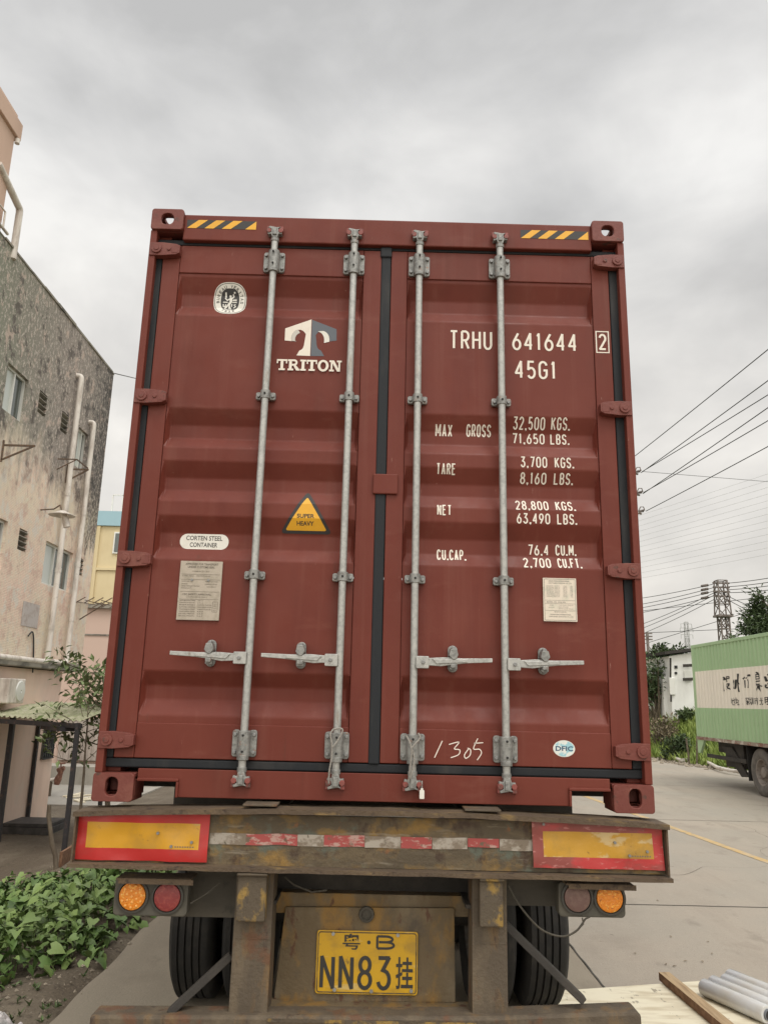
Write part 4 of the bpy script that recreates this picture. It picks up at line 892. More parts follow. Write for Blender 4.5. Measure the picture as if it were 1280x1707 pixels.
for q, (st, hw) in enumerate((([(640, 575), (645, 660), (635, 750)], 42), ([(665, 620), (730, 560), (708, 480)], 19), ([(605, 625), (530, 680), (455, 600)], 19), ([(482, 590), (478, 430)], 24), ([(620, 740), (545, 865), (460, 978)], 28), ([(650, 740), (598, 830), (612, 940)], 24),
          ([(398, 745), (545, 745)], 17), ([(695, 748), (832, 748)], 15), ([(700, 682), (825, 682)], 18), ([(745, 625), (738, 670)], 14), ([(800, 625), (803, 670)], 14), ([(408, 810), (420, 900), (475, 900), (492, 812)], 17), ([(682, 800), (672, 900)], 17), ([(800, 820), (740, 830), (800, 890), (735, 945)], 15), ([(575, 950), (665, 950)], 24), ([(480, 1020), (580, 1035), (690, 1020)], 16))):
    ribbon(mb, [fp_(*p) for p in st], hw / 1025 * 2 * rx, lambda a, b, d: (a, D0 - .0018 - .0001 * (q % 4), b), 0)
for x, y, r_ in ((622, 540, 36), (750, 436, 28)):
    c_ = fp_(x, y); mb.sheet([(c_[0] + r_ / 1025 * 2 * rx * math.cos(2 * PI * i / 14), c_[1] + r_ / 1025 * 2 * rx * math.sin(2 * PI * i / 14)) for i in range(14)], D0 - .0023, 0)
lay(mb, 'classification_seal', ['white_sticker', 'ink', 'pale_ink'], dl)
# heavy-load triangle
mb = MB(F); A_, B_, C_ = U(-.350, 1.418), U(-.472, 1.207), U(-.228, 1.207)
def rtri(A, B, C, r, n=5):
    out = []; ps = [Vector(A), Vector(B), Vector(C)]
    for i in range(3):
        p, a, b = ps[i], ps[i - 1], ps[(i + 1) % 3]; d1, d2 = (a - p).normalized(), (b - p).normalized(); h = d1.angle(d2) / 2; tl = r / math.tan(h)
        s0, s1 = p + d1 * tl, p + d2 * tl
        out += [tuple(s0.lerp(p, t / n).lerp(p.lerp(s1, t / n), t / n)) for t in range(n + 1)]
    return out
mb.sheet(rtri(A_, B_, C_, .014), D0 - .001, 0)
g = ((A_[0] + B_[0] + C_[0]) / 3, (A_[1] + B_[1] + C_[1]) / 3); sh = lambda p, k: (g[0] + (p[0] - g[0]) * k, g[1] + (p[1] - g[1]) * k)
mb.sheet(rtri(sh(A_, .76), sh(B_, .80), sh(C_, .80), .007), D0 - .0015, 1)
x0, z0 = U(-.394, 1.277); x1, z1 = U(-.312, 1.297); text(mb, 'SUPER', x0, x1, z0, z1, D0 - .002, 0, .025)
x0, z0 = U(-.394, 1.243); x1, z1 = U(-.314, 1.263); text(mb, 'HEAVY', x0, x1, z0, z1, D0 - .002, 0, .025)
lay(mb, 'warning_sticker', ['ink', 'yellow_sticker'], dl)
mb = MB(F); x0, z0 = U(-.941, 1.122); x1, z1 = U(-.712, 1.195); mb.sheet(rrect(x0, x1, z0, z1, (z1 - z0) / 2 - .001, 8), D0 - .001, 0)
a, b = U(-.912, 1.164); c, d = U(-.742, 1.186); text(mb, 'CORTEN STEEL', a, c, b, d, D0 - .0015, 1, .014)
a, b = U(-.893, 1.132); c, d = U(-.764, 1.154); text(mb, 'CONTAINER', a, c, b, d, D0 - .0015, 1, .014)
lay(mb, 'steel_grade_sticker', ['white_sticker', 'ink'], dl)
# approval plate (metal) and maker's plate
def plate(u0, u1, v0, v1, ft, rows, mats, name, parent, extra=None):
    x0, z0 = U(u0, v0); x1, z1 = U(u1, v1); mb = MB(F); W_, H_ = x1 - x0, z1 - z0
    mb.box(x0, x1, ft, D0 + PF - .001, z0, z1, 0)
    y = ft - .0008
    for t, a, b, c, h_, bo in rows:
        text(mb, t, x0 + a * W_, x0 + b * W_, z1 - c * H_ - h_ * H_, z1 - c * H_, y, 1, bo)
    if extra: extra(mb, x0, x1, z0, z1, W_, H_, y)
    return mb.build(name, mats, parent)
rows = [('APPROVED FOR TRANSPORT', .12, .90, .035, .036, .02), ('UNDER CUSTOMS SEAL', .18, .82, .085, .036, .02), ('CHINA-BV 2011 0916', .3, .7, .165, .022, 0),
        ('TYPE 45G1', .06, .34, .245, .02, 0), ('MANUFACTURER NO', .40, .72, .245, .02, 0), ('IDENTIFICATION', .06, .24, .34, .018, 0), ('OWNER NO', .06, .2, .385, .018, 0), ('TIMBER COMPONENT TREATMENT', .06, .5, .42, .018, 0), ('IM RADALEUM', .06, .3, .455, .018, 0), ('DATE MANUFACTURED', .62, .92, .34, .018, 0), ('MAXIMUM GROSS', .62, .9, .385, .018, 0), ('TARE WEIGHT', .66, .88, .43, .018, 0),
        ('CSC SAFETY APPROVAL', .1, .78, .555, .03, .02), ('( CHINA-BV-B-0916 )', .2, .68, .605, .022, 0)]
for i in range(8): rows.append((['DATE MANUFACTURED', 'IDENTIFICATION NO', 'MAXIMUM GROSS MASS', 'ALLOWABLE STACKING', 'TRANSVERSE RACKING', 'LONGITUDINAL FORCE', 'END WALL STRENGTH', 'SIDE WALL STRENGTH'][i], .05, .42, .665 + .037 * i, .019, .01)); rows.append((['2 0 1 1', '6 4 1 6', '32,500 KGS 71,650 LBS', '216,000 KGS 476,190 LBS', '15,240 KGS 33,600 LBS', '0.4 P', '0.4 P', '0.6 P'][i], .48, [.6, .6, .8, .8, .8, .62, .62, .62][i], .665 + .037 * i, .019, .01))
def ex(mb, x0, x1, z0, z1, W_, H_, y):
    for c in (.225, .315, .52, .65): mb.box(x0 + .04 * W_, x0 + .96 * W_, y, y + .0005, z1 - c * H_ - .0012, z1 - c * H_, 1)
    for a in (.30, .69): mb.tube([(x0 + a * W_, y - .004, z1 - .325 * H_), (x0 + a * W_, y + .002, z1 - .325 * H_)], .006, 10, mi=2)
    o = rrect(x0 + .83 * W_, x0 + .95 * W_, z1 - .86 * H_, z1 - .69 * H_, .002, 2); ribbon(mb, o + [o[0]], .0008, lambda a, b, d: (a, y, b), 1)
    for i in range(4): text(mb, '201%d' % (3 + i), x0 + .855 * W_, x0 + .925 * W_, z1 - (.72 + .035 * i) * H_ - .004, z1 - (.72 + .035 * i) * H_, y, 1)
plate(-.917, -.724, .787, 1.058, D0 - .003, rows, ['plate_metal', 'plate_ink', 'bolt'], 'approval_plate', dl, ex)
rows = [('HONG KONG INTERNATIONAL', .17, .8, .055, .03, .01), ('CONTAINER CONVEYOR CO., LTD', .16, .86, .105, .03, .01)]
for i in range(9): rows += [(['EXTERNAL LENGTH', 'EXTERNAL WIDTH', 'EXTERNAL HEIGHT', 'INTERNAL LENGTH', 'INTERNAL WIDTH', 'INTERNAL HEIGHT', 'DOOR OPENING WIDTH', 'DOOR OPENING HEIGHT', 'INTERNAL CAPACITY'][i], .1, .5, .175 + .031 * i, .017, 0), ([12192, 2438, 2896, 12032, 2352, 2698, 2340, 2585, 76][i].__str__() + ' MM', .6, .72, .175 + .031 * i, .017, 0), (['40-0', '8-0', '9-6', '39-5', '7-8', '8-10', '7-8', '8-5', '2700'][i], .82, .89, .175 + .031 * i, .017, .01)]
rows += [('MODEL NO. 4K96-002', .1, .66, .545, .026, .01), ('K NO', .18, .3, .62, .022, 0), ('K2 A1', .16, .32, .67, .024, 0), ('TYPE CODE  QUALITY', .45, .9, .62, .02, 0), ('FLOOR PLYWOOD', .45, .74, .66, .02, 0), ('METAL FLOOR BOLTS', .45, .88, .70, .02, 0), ('MANUFACTURED BY', .32, .68, .775, .02, .01), ('HONG KONG INTERNATIONAL', .2, .82, .83, .028, .01), ('CONTAINER CONVEYOR CO., LTD', .15, .88, .88, .028, .01)]
def ex2(mb, x0, x1, z0, z1, W_, H_, y):
    o = rrect(x0 + .035 * W_, x1 - .035 * W_, z0 + .025 * H_, z1 - .025 * H_, .003, 2); ribbon(mb, o + [o[0]], .0009, lambda a, b, d: (a, y, b), 1)
    for c in (.515, .59, .75): mb.box(x0 + .05 * W_, x0 + .95 * W_, y, y + .0004, z1 - c * H_ - .001, z1 - c * H_, 1)
plate(.755, .908, .821, 1.020, D0 - .003, rows, ['paper', 'pale_ink'], 'maker_plate', dr, ex2)
# oval company sticker and the chalked number
mb = MB(F); c0, c1 = U(.782, .228), U(.879, .299); cx, cz, ra, rb = (c0[0] + c1[0]) / 2, (c0[1] + c1[1]) / 2, (c1[0] - c0[0]) / 2, (c1[1] - c0[1]) / 2
el = lambda k: [(cx + ra * k * math.cos(2 * PI * i / 32), cz + rb * k * math.sin(2 * PI * i / 32)) for i in range(32)]
M['navy_ink'] = mat('navy_ink', (.045, .09, .15), .5)
mb.sheet(el(1), D0 - .001, 0); mb.sheet(el(.93), D0 - .0014, 1); text(mb, 'DFIC', cx - ra * .78, cx + ra * .82, cz - rb * .28, cz + rb * .3, D0 - .0019, 2, .03); mb.build('company_sticker', ['white_sticker', 'blue_sticker', 'navy_ink'], dr)
mb = MB(F)
for st in ([(724, 1263), (737, 1235)], [(748, 1241), (765, 1237), (757, 1248), (766, 1250), (764, 1258), (751, 1263)], [(781, 1248), (774, 1258), (776, 1264), (783, 1259), (784, 1250), (779, 1247)], [(796, 1231), (789, 1248), (799, 1249), (802, 1256), (795, 1267)], [(790, 1239), (805, 1238)]):
    q_ = [lp(*p, D0) for p in st]; ribbon(mb, [(p[0], p[2]) for p in (curve(q_, 4) if len(q_) > 2 else q_)], .0021, lambda a, b, d: (a, D0 - .0012, b))
mb.build('chalk_number', 'chalk', dr)
# black and yellow height stripes on the header
for s, (a, b, c, d) in ((-1, (313, 366, 427, 383)), (1, (867, 384, 980, 399))):
    mb = MB(F); p0, p1 = lp(a, b + .5, .02), lp(c, d, .02); x0, x1 = p0[0], p1[0]; zc = (p0[2] + p1[2]) / 2; h = .024; mb.sheet([(x0, zc - h), (x1, zc - h), (x1, zc + h), (x0, zc + h)], .0188, 0)
    wd = (x1 - x0) / 4; sk = .058
    for i in range(4):
        xl = x0 + wd * (i + .02); q_ = [(xl, zc - h), (xl + wd * .52, zc - h), (xl + wd * .52 + sk, zc + h), (xl + sk, zc + h)]
        if i == 3: q_ = [(x1 - .056, zc - h), (x1, zc - h), (x1, zc + h)]
        mb.sheet([(min(x, x1), z) for x, z in q_], .0183, 1)
    mb.build('hazard_stripes', ['ink', 'yellow_sticker'], ct)
# cords and the seal left hanging on the rods
mb = MB(F); xs_ = rod_pt(-.169, .3, -.03)
mb.tube(curve([lp(556, 1215, -.03), lp(551, 1224, -.034), lp(553, 1240, -.034), lp(553, 1262, -.034), lp(549, 1285, -.03), lp(548, 1306, -.02)]), .0038, 8); mb.tube(curve([lp(556, 1216, -.03), lp(567, 1214, -.034), lp(571, 1219, -.034), lp(562, 1236, -.036), lp(554, 1246, -.038)]), .0038, 8)
tag(mb.build('cord', 'rope', smooth=60), 'loop of pale cord hanging on the inner rod of the left door', 'cord')
mb = MB(F); mb.tube(curve([lp(677, 1226, -.03), lp(683, 1238, -.038), lp(686, 1252, -.038), lp(684, 1275, -.036), lp(681, 1302, -.025)]), .0038, 8); mb.tube(curve([lp(697, 1222, -.03), lp(700, 1230, -.036), lp(692, 1240, -.04), lp(685, 1248, -.04)]), .0038, 8); mb.tube(curve([lp(688, 1250, -.036), lp(690, 1270, -.036), lp(684, 1298, -.034)]), .0035, 8)
tag(mb.build('cord', 'rope', smooth=60), 'twisted pale cord hanging on the inner rod of the right door, above the white seal', 'cord')
ps = lp(703, 1322, -.012); sl_ = thing('container_seal', 'small white bolt seal hanging under the inner rod of the right door', 'seal', (ps[0], ps[1], ps[2] + ZC - .03))
MB(F).tube([(ps[0], -.008, ps[2] + .05), (ps[0], -.010, ps[2] + .012)], .003, 8).build('pin', 'zinc', sl_)
MB(F).prism(rrect(ps[0] - .0105, ps[0] + .0105, ps[2] - .024, ps[2] + .012, .004, 4), -.022, -.002).box(ps[0] - .006, ps[0] + .006, -.02, -.006, ps[2] + .0125, ps[2] + .019).build('seal_body', 'white_sticker', sl_, bevel=.002)

# ================================================================== THE TRAILER
tr = thing('semi_trailer', 'weathered brown flatbed trailer carrying the red container, with torn reflective panels', 'trailer', (0, 0, 0))
YB = -.03
mb = MB(F)
bx0, bx1 = -1.245, 1.235
mb.box(bx0, bx1, YB, YB + .02, -.236, -.034)                                    # web
web = mb.build('rear_beam', 'beam', tr)
def wavy(y0, y1, z0, z1, amp, seed):
    mb = MB(F); n = 60; random.seed(seed); vs = []
    for i in range(n + 1):
        x = bx0 - .012 + (bx1 - bx0 + .024) * i / n; dz = -.028 * ((x / 1.24) ** 2) + .012 + amp * mnoise.noise((x * 6, seed, 0)); dy_ = amp * 1.2 * mnoise.noise((x * 7, seed + 5, 0))
        if seed == 2: dz = -.004 * x / 1.2 + amp * mnoise.noise((x * 6, seed, 0))
        vs += [(x, y0 + dy_, z0 + dz), (x, y0 + dy_, z1 + dz), (x, y1, z1 + dz), (x, y1, z0 + dz)]
    fs = [(4 * i + a, 4 * i + (a + 1) % 4, 4 * i + 4 + (a + 1) % 4, 4 * i + 4 + a) for i in range(n) for a in range(4)] + [(0, 1, 2, 3), (4 * n, 4 * n + 3, 4 * n + 2, 4 * n + 1)]
    return mb.add(vs, fs)
wavy(-.085, .1, -.034, -.014, .005, 1).build('top_flange', 'flange', tr); wavy(-.095, .1, -.252, -.237, .004, 2).build('bottom_flange', 'flange', tr)
for x0, x1 in ((405, 462), (775, 835)):
    a, b = lp(x0, 1338, -.075), lp(x1, 1338, -.075); MB(F).box(a[0], b[0], -.075, .05, .004, .0125).build('bearing_plate', 'post', tr, bevel=.002)
def rumple(x0, x1, z0, z1, y, amp, seed, mats, name, inner=None, skew=0.0):
    """bent sheet of reflective material with a frame colour and an inner field"""
    mb = MB(F); nx, nz = 36, 12; xs = [x0 + (x1 - x0) * i / nx for i in range(nx + 1)]; zs = [z0 + (z1 - z0) * j / nz for j in range(nz + 1)]
    if inner:
        for t in inner[:2]: xs[min(range(1, nx), key=lambda i: abs(xs[i] - t))] = t
        for t in inner[2:]: zs[min(range(1, nz), key=lambda i: abs(zs[i] - t))] = t
    for z in zs:
        for x in xs:
            b = sst(0, .03, min(x - x0, x1 - x)) ; yy = y - amp * (.5 + mnoise.noise((x * 5 + seed, z * 7, seed))) - .4 * amp * mnoise.noise((x * 16, z * 14, seed + 3))
            mb.v.append((x + skew * (z - z0), yy, z + (.004 * mnoise.noise((x * 9, seed, 0)) if z in (zs[0], zs[-1]) else 0)))
    for j in range(nz):
        for i in range(nx):
            cxm, czm = (xs[i] + xs[i + 1]) / 2, (zs[j] + zs[j + 1]) / 2
            mi = 1 if inner and inner[0] < cxm < inner[1] and inner[2] < czm < inner[3] else 0
            mb.f.append((j * (nx + 1) + i, j * (nx + 1) + i + 1, (j + 1) * (nx + 1) + i + 1, (j + 1) * (nx + 1) + i)); mb.mi.append(mi)
    return mb
def refl(q, iq, seed, skew):
    P_ = [lp(*a, YB - .012) for a in q]; I_ = [lp(*a, YB - .012) for a in iq]
    x0, x1 = (P_[0][0] + P_[3][0]) / 2, (P_[1][0] + P_[2][0]) / 2; z1, z0 = (P_[0][2] + P_[1][2]) / 2, (P_[2][2] + P_[3][2]) / 2
    inn = ((I_[0][0] + I_[3][0]) / 2, (I_[1][0] + I_[2][0]) / 2, (I_[2][2] + I_[3][2]) / 2, (I_[0][2] + I_[1][2]) / 2)
    mb = rumple(x0, x1, z0, z1, YB - .008, .012, seed, None, '', inn, skew)
    for k in range(8):      # a row of tiny worn characters, too small to read
        xk = inn[1] - .098 + .0105 * k; mb.sheet([(xk, inn[2] + .009), (xk + .006, inn[2] + .009), (xk + .006, inn[2] + .0145), (xk, inn[2] + .0145)], YB - .028, 2)
    for px_, pz_ in ((x0 + .045, z1 - .012), (inn[0] + .3, (inn[2] + inn[3]) / 2 + .012), (inn[0] + .36, inn[2] + .012), (inn[1] - .03, inn[2] + .03)): mb.tube([(px_, YB, pz_), (px_, YB - .024, pz_)], .006, 8, mi=3)
    return mb.build('reflector_panel', ['refl_red' if seed == 1 else 'refl_red_faded', 'refl_yel' if seed == 1 else 'refl_yel_faded', 'plate_ink', 'bolt'], tr, smooth=60)
refl([(134, 1354), (350, 1357), (346, 1436), (124, 1434)], [(146, 1371), (335, 1372), (331, 1414), (144, 1415)], 1, .0)['label'] = 'bright red and yellow reflective panel'
refl([(888, 1371), (1107, 1370), (1104, 1450), (888, 1447)], [(906, 1387), (1088, 1388), (1089, 1432), (906, 1428)], 2, -.03)['label'] = 'faded creased red and yellow reflective panel'
segs = [(350, 410, 0), (410, 496, 1), (496, 540, 0), (540, 608, 1), (608, 668, 0), (668, 720, 1), (720, 779, 0), (779, 832, 1), (832, 888, 0)]
for i, (a, b, r_) in enumerate(segs):
    ya_ = 1388 + (a - 350) / 538 * 11.5; p0, p1 = lp(a + .5, ya_, YB - .003), lp(b - .5, ya_ + 20.5 if i != 7 else ya_ + 16, YB - .003)
    mb = rumple(p0[0], p1[0], p1[2], p0[2], YB - .002, .003, 5 + i, None, ''); mb.build('reflective_tape', 'tape_red' if r_ else 'tape_white', tr, smooth=60)
# end plates of the beam
MB(F).box(bx0 - .008, bx0 - .0005, -.07, .1, -.236, -.034).build('end_plate', 'flange', tr); MB(F).box(bx1 + .0005, bx1 + .008, -.07, .1, -.236, -.034).build('end_plate', 'flange', tr)
# lamp clusters
def lamps(x0, y0, x1, y1, lens, seed):
    Y = .0; a, b = lp(x0, y0, Y), lp(x1, y1, Y)
    o = MB(F).prism(rrect(a[0], b[0], b[2], a[2] + .012, .018, 4), Y, Y + .07).build('lamp_cluster', 'lamp_body', tr, bevel=.006)
    MB(F).box(a[0] + .02, b[0] + .02, -.06, .06, a[2] + .0125, a[2] + .0185).beam((a[0] + .03, -.058, a[2] + .008), (b[0] + .03, -.058, a[2] + .006), .008, .02).build('bracket', 'flange', o)
    for px_, py_, r_, m_ in lens:
        c = lp(px_, py_, Y)
        MB(F).lathe([(.0, .068), (-.010, .068), (-.012, .064), (-.012, .059), (-.004, .057), (0, .057)], (c[0], Y - .0005, c[2]), 'y', 32).build('lamp_rim', 'lamp_rim', o, smooth=40)
        mb = MB(F).lathe([(-.002, .056), (-.011, .054), (-.015, .045), (-.017, .02), (-.017, .0005)], (c[0], Y, c[2]), 'y', 32)
        if m_ == 'amber' and seed == 1:
            for rr, nn in ((0, 1), (.022, 6), (.042, 11)):
                for k in range(nn):
                    t = 2 * PI * k / nn + rr * 30; mb.lathe([(-.02, .0005), (-.0185, .0045), (-.0145, .0055)], (c[0] + rr * math.cos(t), Y, c[2] + rr * math.sin(t)), 'y', 8, mi=1)
        mb.build('lens', [m_, 'amber_dot'], o, smooth=50)
    return o
lamps(193, 1466, 311, 1529, [(222, 1493, .056, 'amber'), (280, 1495, .056, 'redlens')], 1)['label'] = 'twin rear lamps, amber outside and red inside'
lamps(930, 1475, 1043, 1531, [(961, 1496, .056, 'dulllens'), (1015, 1497, .056, 'amber')], 2)['label'] = 'twin rear lamps, dusty grey-red inside and amber outside'
# guard plates in front of the wheels
a, b = lp(312, 1450, .12), lp(400, 1530, .12); MB(F).box(a[0], b[0] + .03, .12, .14, b[2], -.24).build('guard_plate', 'guard', tr)
a, b = lp(838, 1450, .12), lp(930, 1511, .12); MB(F).box(a[0] - .03, b[0], .12, .14, b[2], -.24).build('guard_plate', 'guard', tr)
# posts, bump blocks, under-run bar, struts, central panel
def post(x0, x1, xb0, xb1, yb_top, yb_bot):
    a0, a1 = lp(x0, 1560, -.02), lp(x1, 1560, -.02)
    MB(F).box(a0[0], a1[0], -.02, .13, -.86, -.253).box(a0[0] + .01, a1[0] - .004, -.022, -.0205, -.52, -.514).build('post', 'post', tr, bevel=.006)
    b0, b1 = lp(xb0, yb_top, -.075), lp(xb1, yb_bot, -.075)
    MB(F).box(b0[0], b1[0], -.075, -.0205, b1[2], -.268).box(b0[0] - .003, b1[0] + .006, -.092, -.02, -.267, -.2535).build('bump_block', 'block', tr, bevel=.008)
post(389, 452, 397, 441, 1456, 1538); post(787, 845, 799, 839, 1464, 1547)
ub = lp(150, 1690, -.06); ub2 = lp(1068, 1667, -.06)
mb = MB(F); zl, zr = -.80, -.745
P_ = [(ub[0], zl - .1), (.50, -.90), (ub2[0] - .03, zr - .12), (ub2[0], zr - .1), (ub2[0], zr - .012), (ub2[0] - .02, zr), (.50, -.775), (ub[0], zl)]
mb.prism(P_, -.06, .06).build('underrun_bar', 'post', tr, bevel=.012)
mb = MB(F); a, b = lp(446, 1682, -.062), lp(846, 1690, -.062); mb.box(a[0], b[0], -.0655, -.0625, -.808, -.796)
mb.build('yellow_paint_edge', 'block', tr)
a, b = lp(386, 1592, .05), lp(283, 1688, .0); MB(F).beam(a, b, .03, .055, (0, 1, 0)).build('strut', 'chassis', tr, bevel=.004)
a, b = lp(842, 1541, .05), lp(972, 1668, .0); MB(F).beam(a, b, .03, .06, (0, 1, 0)).build('strut', 'chassis', tr, bevel=.004)
Yp = .16
pp = [lp(*q, Yp) for q in ((476, 1512), (757, 1514), (759, 1672), (456, 1668))]
mb = MB(F); mb.prism([(p[0], p[2]) for p in pp], Yp, Yp + .02).box(pp[0][0] - .16, pp[1][0] + .1, Yp + .021, Yp + .1, pp[0][2] - .03, pp[0][2] + .055)
mb.build('rear_panel', 'panel', tr, bevel=.004)
MB(F).box(pp[3][0] - .1, pp[2][0] + .14, -.02, Yp + .02, -.80, pp[3][2] - .003).build('bottom_ledge', 'panel', tr, bevel=.006)
c = lp(611, 1524, Yp); MB(F).lathe([(0, .034), (-.012, .032), (-.014, .022), (-.006, .02), (-.008, .0005)], (c[0], Yp - .0005, c[2]), 'y', 20).build('plate_lamp', 'guard', tr, smooth=40)
# number plate
qp = [lp(*q, Yp - .012) for q in ((530, 1551), (695, 1553), (697, 1661), (524, 1655))]
npz1, npz0 = (qp[0][2] + qp[1][2]) / 2, (qp[2][2] + qp[3][2]) / 2; nx0, nx1 = (qp[0][0] + qp[3][0]) / 2, (qp[1][0] + qp[2][0]) / 2
YPl = Yp - .012
npo = MB(F).prism(rrect(nx0, nx1, npz0, npz1, .012, 4), YPl, YPl + .004).build('number_plate', 'plate_yel', tr, bevel=.0015)
mb = MB(F); o = rrect(nx0 + .007, nx1 - .007, npz0 + .007, npz1 - .007, .01, 4); ribbon(mb, o + [o[0]], .0022, lambda a, b, d: (a, YPl - .001, b)); mb.build('plate_border', 'block', npo)
mb = MB(F); W_, H_ = nx1 - nx0, npz1 - npz0; y = YPl - .002
text(mb, '粤', nx0 + .255 * W_, nx0 + .43 * W_, npz1 - .30 * H_, npz1 - .045 * H_, y, 0, .012)
mb.sheet([(nx0 + (.515 + .018 * math.cos(2 * PI * i / 12)) * W_, npz1 - .18 * H_ + .018 * W_ * math.sin(2 * PI * i / 12)) for i in range(12)], y)
strokes(mb, 'B', nx0 + .59 * W_, nx0 + .77 * W_, npz1 - .29 * H_, npz1 - .06 * H_, .0095, y)
strokes(mb, 'NN83', nx0 + .045 * W_, nx0 + .735 * W_, npz0 + .07 * H_, npz0 + .61 * H_, .0155, y, gap=.36)
text(mb, '挂', nx0 + .785 * W_, nx0 + .955 * W_, npz0 + .10 * H_, npz0 + .60 * H_, y, 0, .014)
mb.build('plate_characters', 'plate_blk', npo)
mb = MB(F)
for a, b in ((.16, .05), (.80, .05), (.19, .93), (.55, .94), (.94, .92)): mb.tube([(nx0 + a * W_, YPl - .001, npz1 - b * H_), (nx0 + a * W_, YPl - .009, npz1 - b * H_)], .0075, 10)
mb.build('screw', 'zinc', npo)
# chassis rails, cross members, mudguards, axles and wheels
for s in (-1, 1):
    MB(F).box(s * .40, s * .54, .02, 11.6, -.05, -.034).box(s * .462, s * .478, .02, 11.6, -.38, -.051).box(s * .40, s * .54, .02, 11.6, -.396, -.381).build('chassis_rail', 'chassis', tr)
for y in (1.0, 3.2, 5.4, 7.6, 9.8): MB(F).box(-1.1, 1.1, y, y + .1, -.14, -.04).build('cross_member', 'chassis', tr)
MB(F).box(-.61, .61, .25, .33, -.42, -.26).build('cross_member', 'chassis', tr)
RT = .515; TP = []
def tyre_prof(x0, x1):
    w_ = x1 - x0; ri = .29; P_ = [(x0 + .03, ri), (x0 + .006, ri + .06), (x0, ri + .12), (x0 + .008, RT - .045), (x0 + .028, RT - .008)]
    n = 5; t0, t1 = x0 + .03, x1 - .03; st = (t1 - t0) / n
    for k in range(n):
        a = t0 + k * st; P_ += [(a + .004, RT), (a + st - .009, RT)]
        if k < n - 1: P_ += [(a + st - .007, RT - .016), (a + st + .002, RT - .016)]
    P_ += [(x1 - .028, RT - .008), (x1 - .008, RT - .045), (x1, ri + .12), (x1 - .006, ri + .06), (x1 - .03, ri)]
    return P_
for ax in (2.12, 3.43, 4.74):
    MB().tube([(-1.1, ax, RT), (1.1, ax, RT)], .075, 14).build('axle', 'chassis', tr, smooth=50)
    for s in (-1, 1):
        for x0, x1 in ((.945, 1.222), (.625, .902)):
            a, b = sorted((s * x0, s * x1)); wo = MB().lathe(tyre_prof(a, b), (0, ax, RT), 'x', 64).build('tyre', 'tyre', tr, smooth=40)
            MB().lathe([(a + .03, .288), (a + .05, .27), ((a + b) / 2 - .02, .24), ((a + b) / 2, .08), ((a + b) / 2 + .001, .001)], (0, ax, RT), 'x', 32).lathe([(b - .03, .288), (b - .05, .27), ((a + b) / 2 + .02, .24)], (0, ax, RT), 'x', 32).build('rim', 'rim', wo, smooth=40)
for s, (a, b) in ((1, (1.33, 1.42)),):
    pass
mb = MB(); 
for s in (-1, 1):
    MB().box(s * .60, s * 1.2, 1.25, 5.5, 1.16, 1.172).build('mudguard', 'chassis', tr)
pts = [lp(*q, -.01) for q in ((846, 1475), (866, 1510), (900, 1548), (935, 1561), (960, 1552), (975, 1532))]
MB(F).tube(curve(pts), .0045, 6).tube([pts[-1], lp(983, 1528, -.01)], .004, 6).tube([lp(962, 1550, -.01), lp(972, 1540, -.012), lp(970, 1530, -.01)], .0035, 6).build('cable', 'guard', tr, smooth=60)
pts = [lp(*q, -.0) for q in ((366, 1472), (345, 1490), (318, 1506))]; MB(F).tube(pts, .003, 6).build('cable', 'guard', tr)
pts = [lp(*q, .1) for q in ((475, 1462), (490, 1475), (520, 1487), (545, 1484))]; MB(F).tube(pts, .004, 6).build('cable', 'guard', tr)

# ================================================================== VEGETATION HELPERS
def leaf_mat(name, c, rough=.5, tr=.0, var=1.0, top=None):
    m = bpy.data.materials.new(name); m.use_nodes = True; nt = m.node_tree; b = nt.nodes['Principled BSDF']; b.inputs['Roughness'].default_value = rough; b.inputs['Specular IOR Level'].default_value = .35
    g = nd(nt, 'ShaderNodeNewGeometry'); tcn = nd(nt, 'ShaderNodeTexCoord')
    hi = top or [min(1, k * 1.9 + .01) for k in c]; lo = [k * .55 for k in c]
    col = ramp(nt, g.outputs['Random Per Island'], [(0, lo), (.45, c), (1, hi)])
    n = noise(nt, tcn.outputs['Object'], 1.6, 3); col = mixc(nt, ramp(nt, n, [(.42, 0), (.62, .5 * var)]), col, hi)
    nt.links.new(col, b.inputs['Base Color']); return m
M['potato_leaf'] = leaf_mat('sweet_potato_leaf', (.10, .18, .052), .42, top=(.20, .28, .09))
M['tree_leaf'] = leaf_mat('dark_tree_leaf', (.05, .075, .03), .5)
M['tree_leaf2'] = leaf_mat('mid_tree_leaf', (.09, .12, .045), .5)
M['shrub_leaf'] = leaf_mat('bush_leaf', (.06, .09, .032), .55)
M['grass_leaf'] = leaf_mat('bank_grass', (.20, .29, .06), .6, top=(.33, .40, .11))
M['dry_leaf'] = leaf_mat('dry_twigs', (.16, .13, .085), .8)
M['bark'] = mat('bark', (.11, .085, .06), .9, layers=[dict(c=(.17, .14, .1), s=(20, 20, 5), lo=.45, hi=.65)], bump=.6, bscale=60)
def rv(a=1.0): return Vector((random.gauss(0, a), random.gauss(0, a), random.gauss(0, a)))
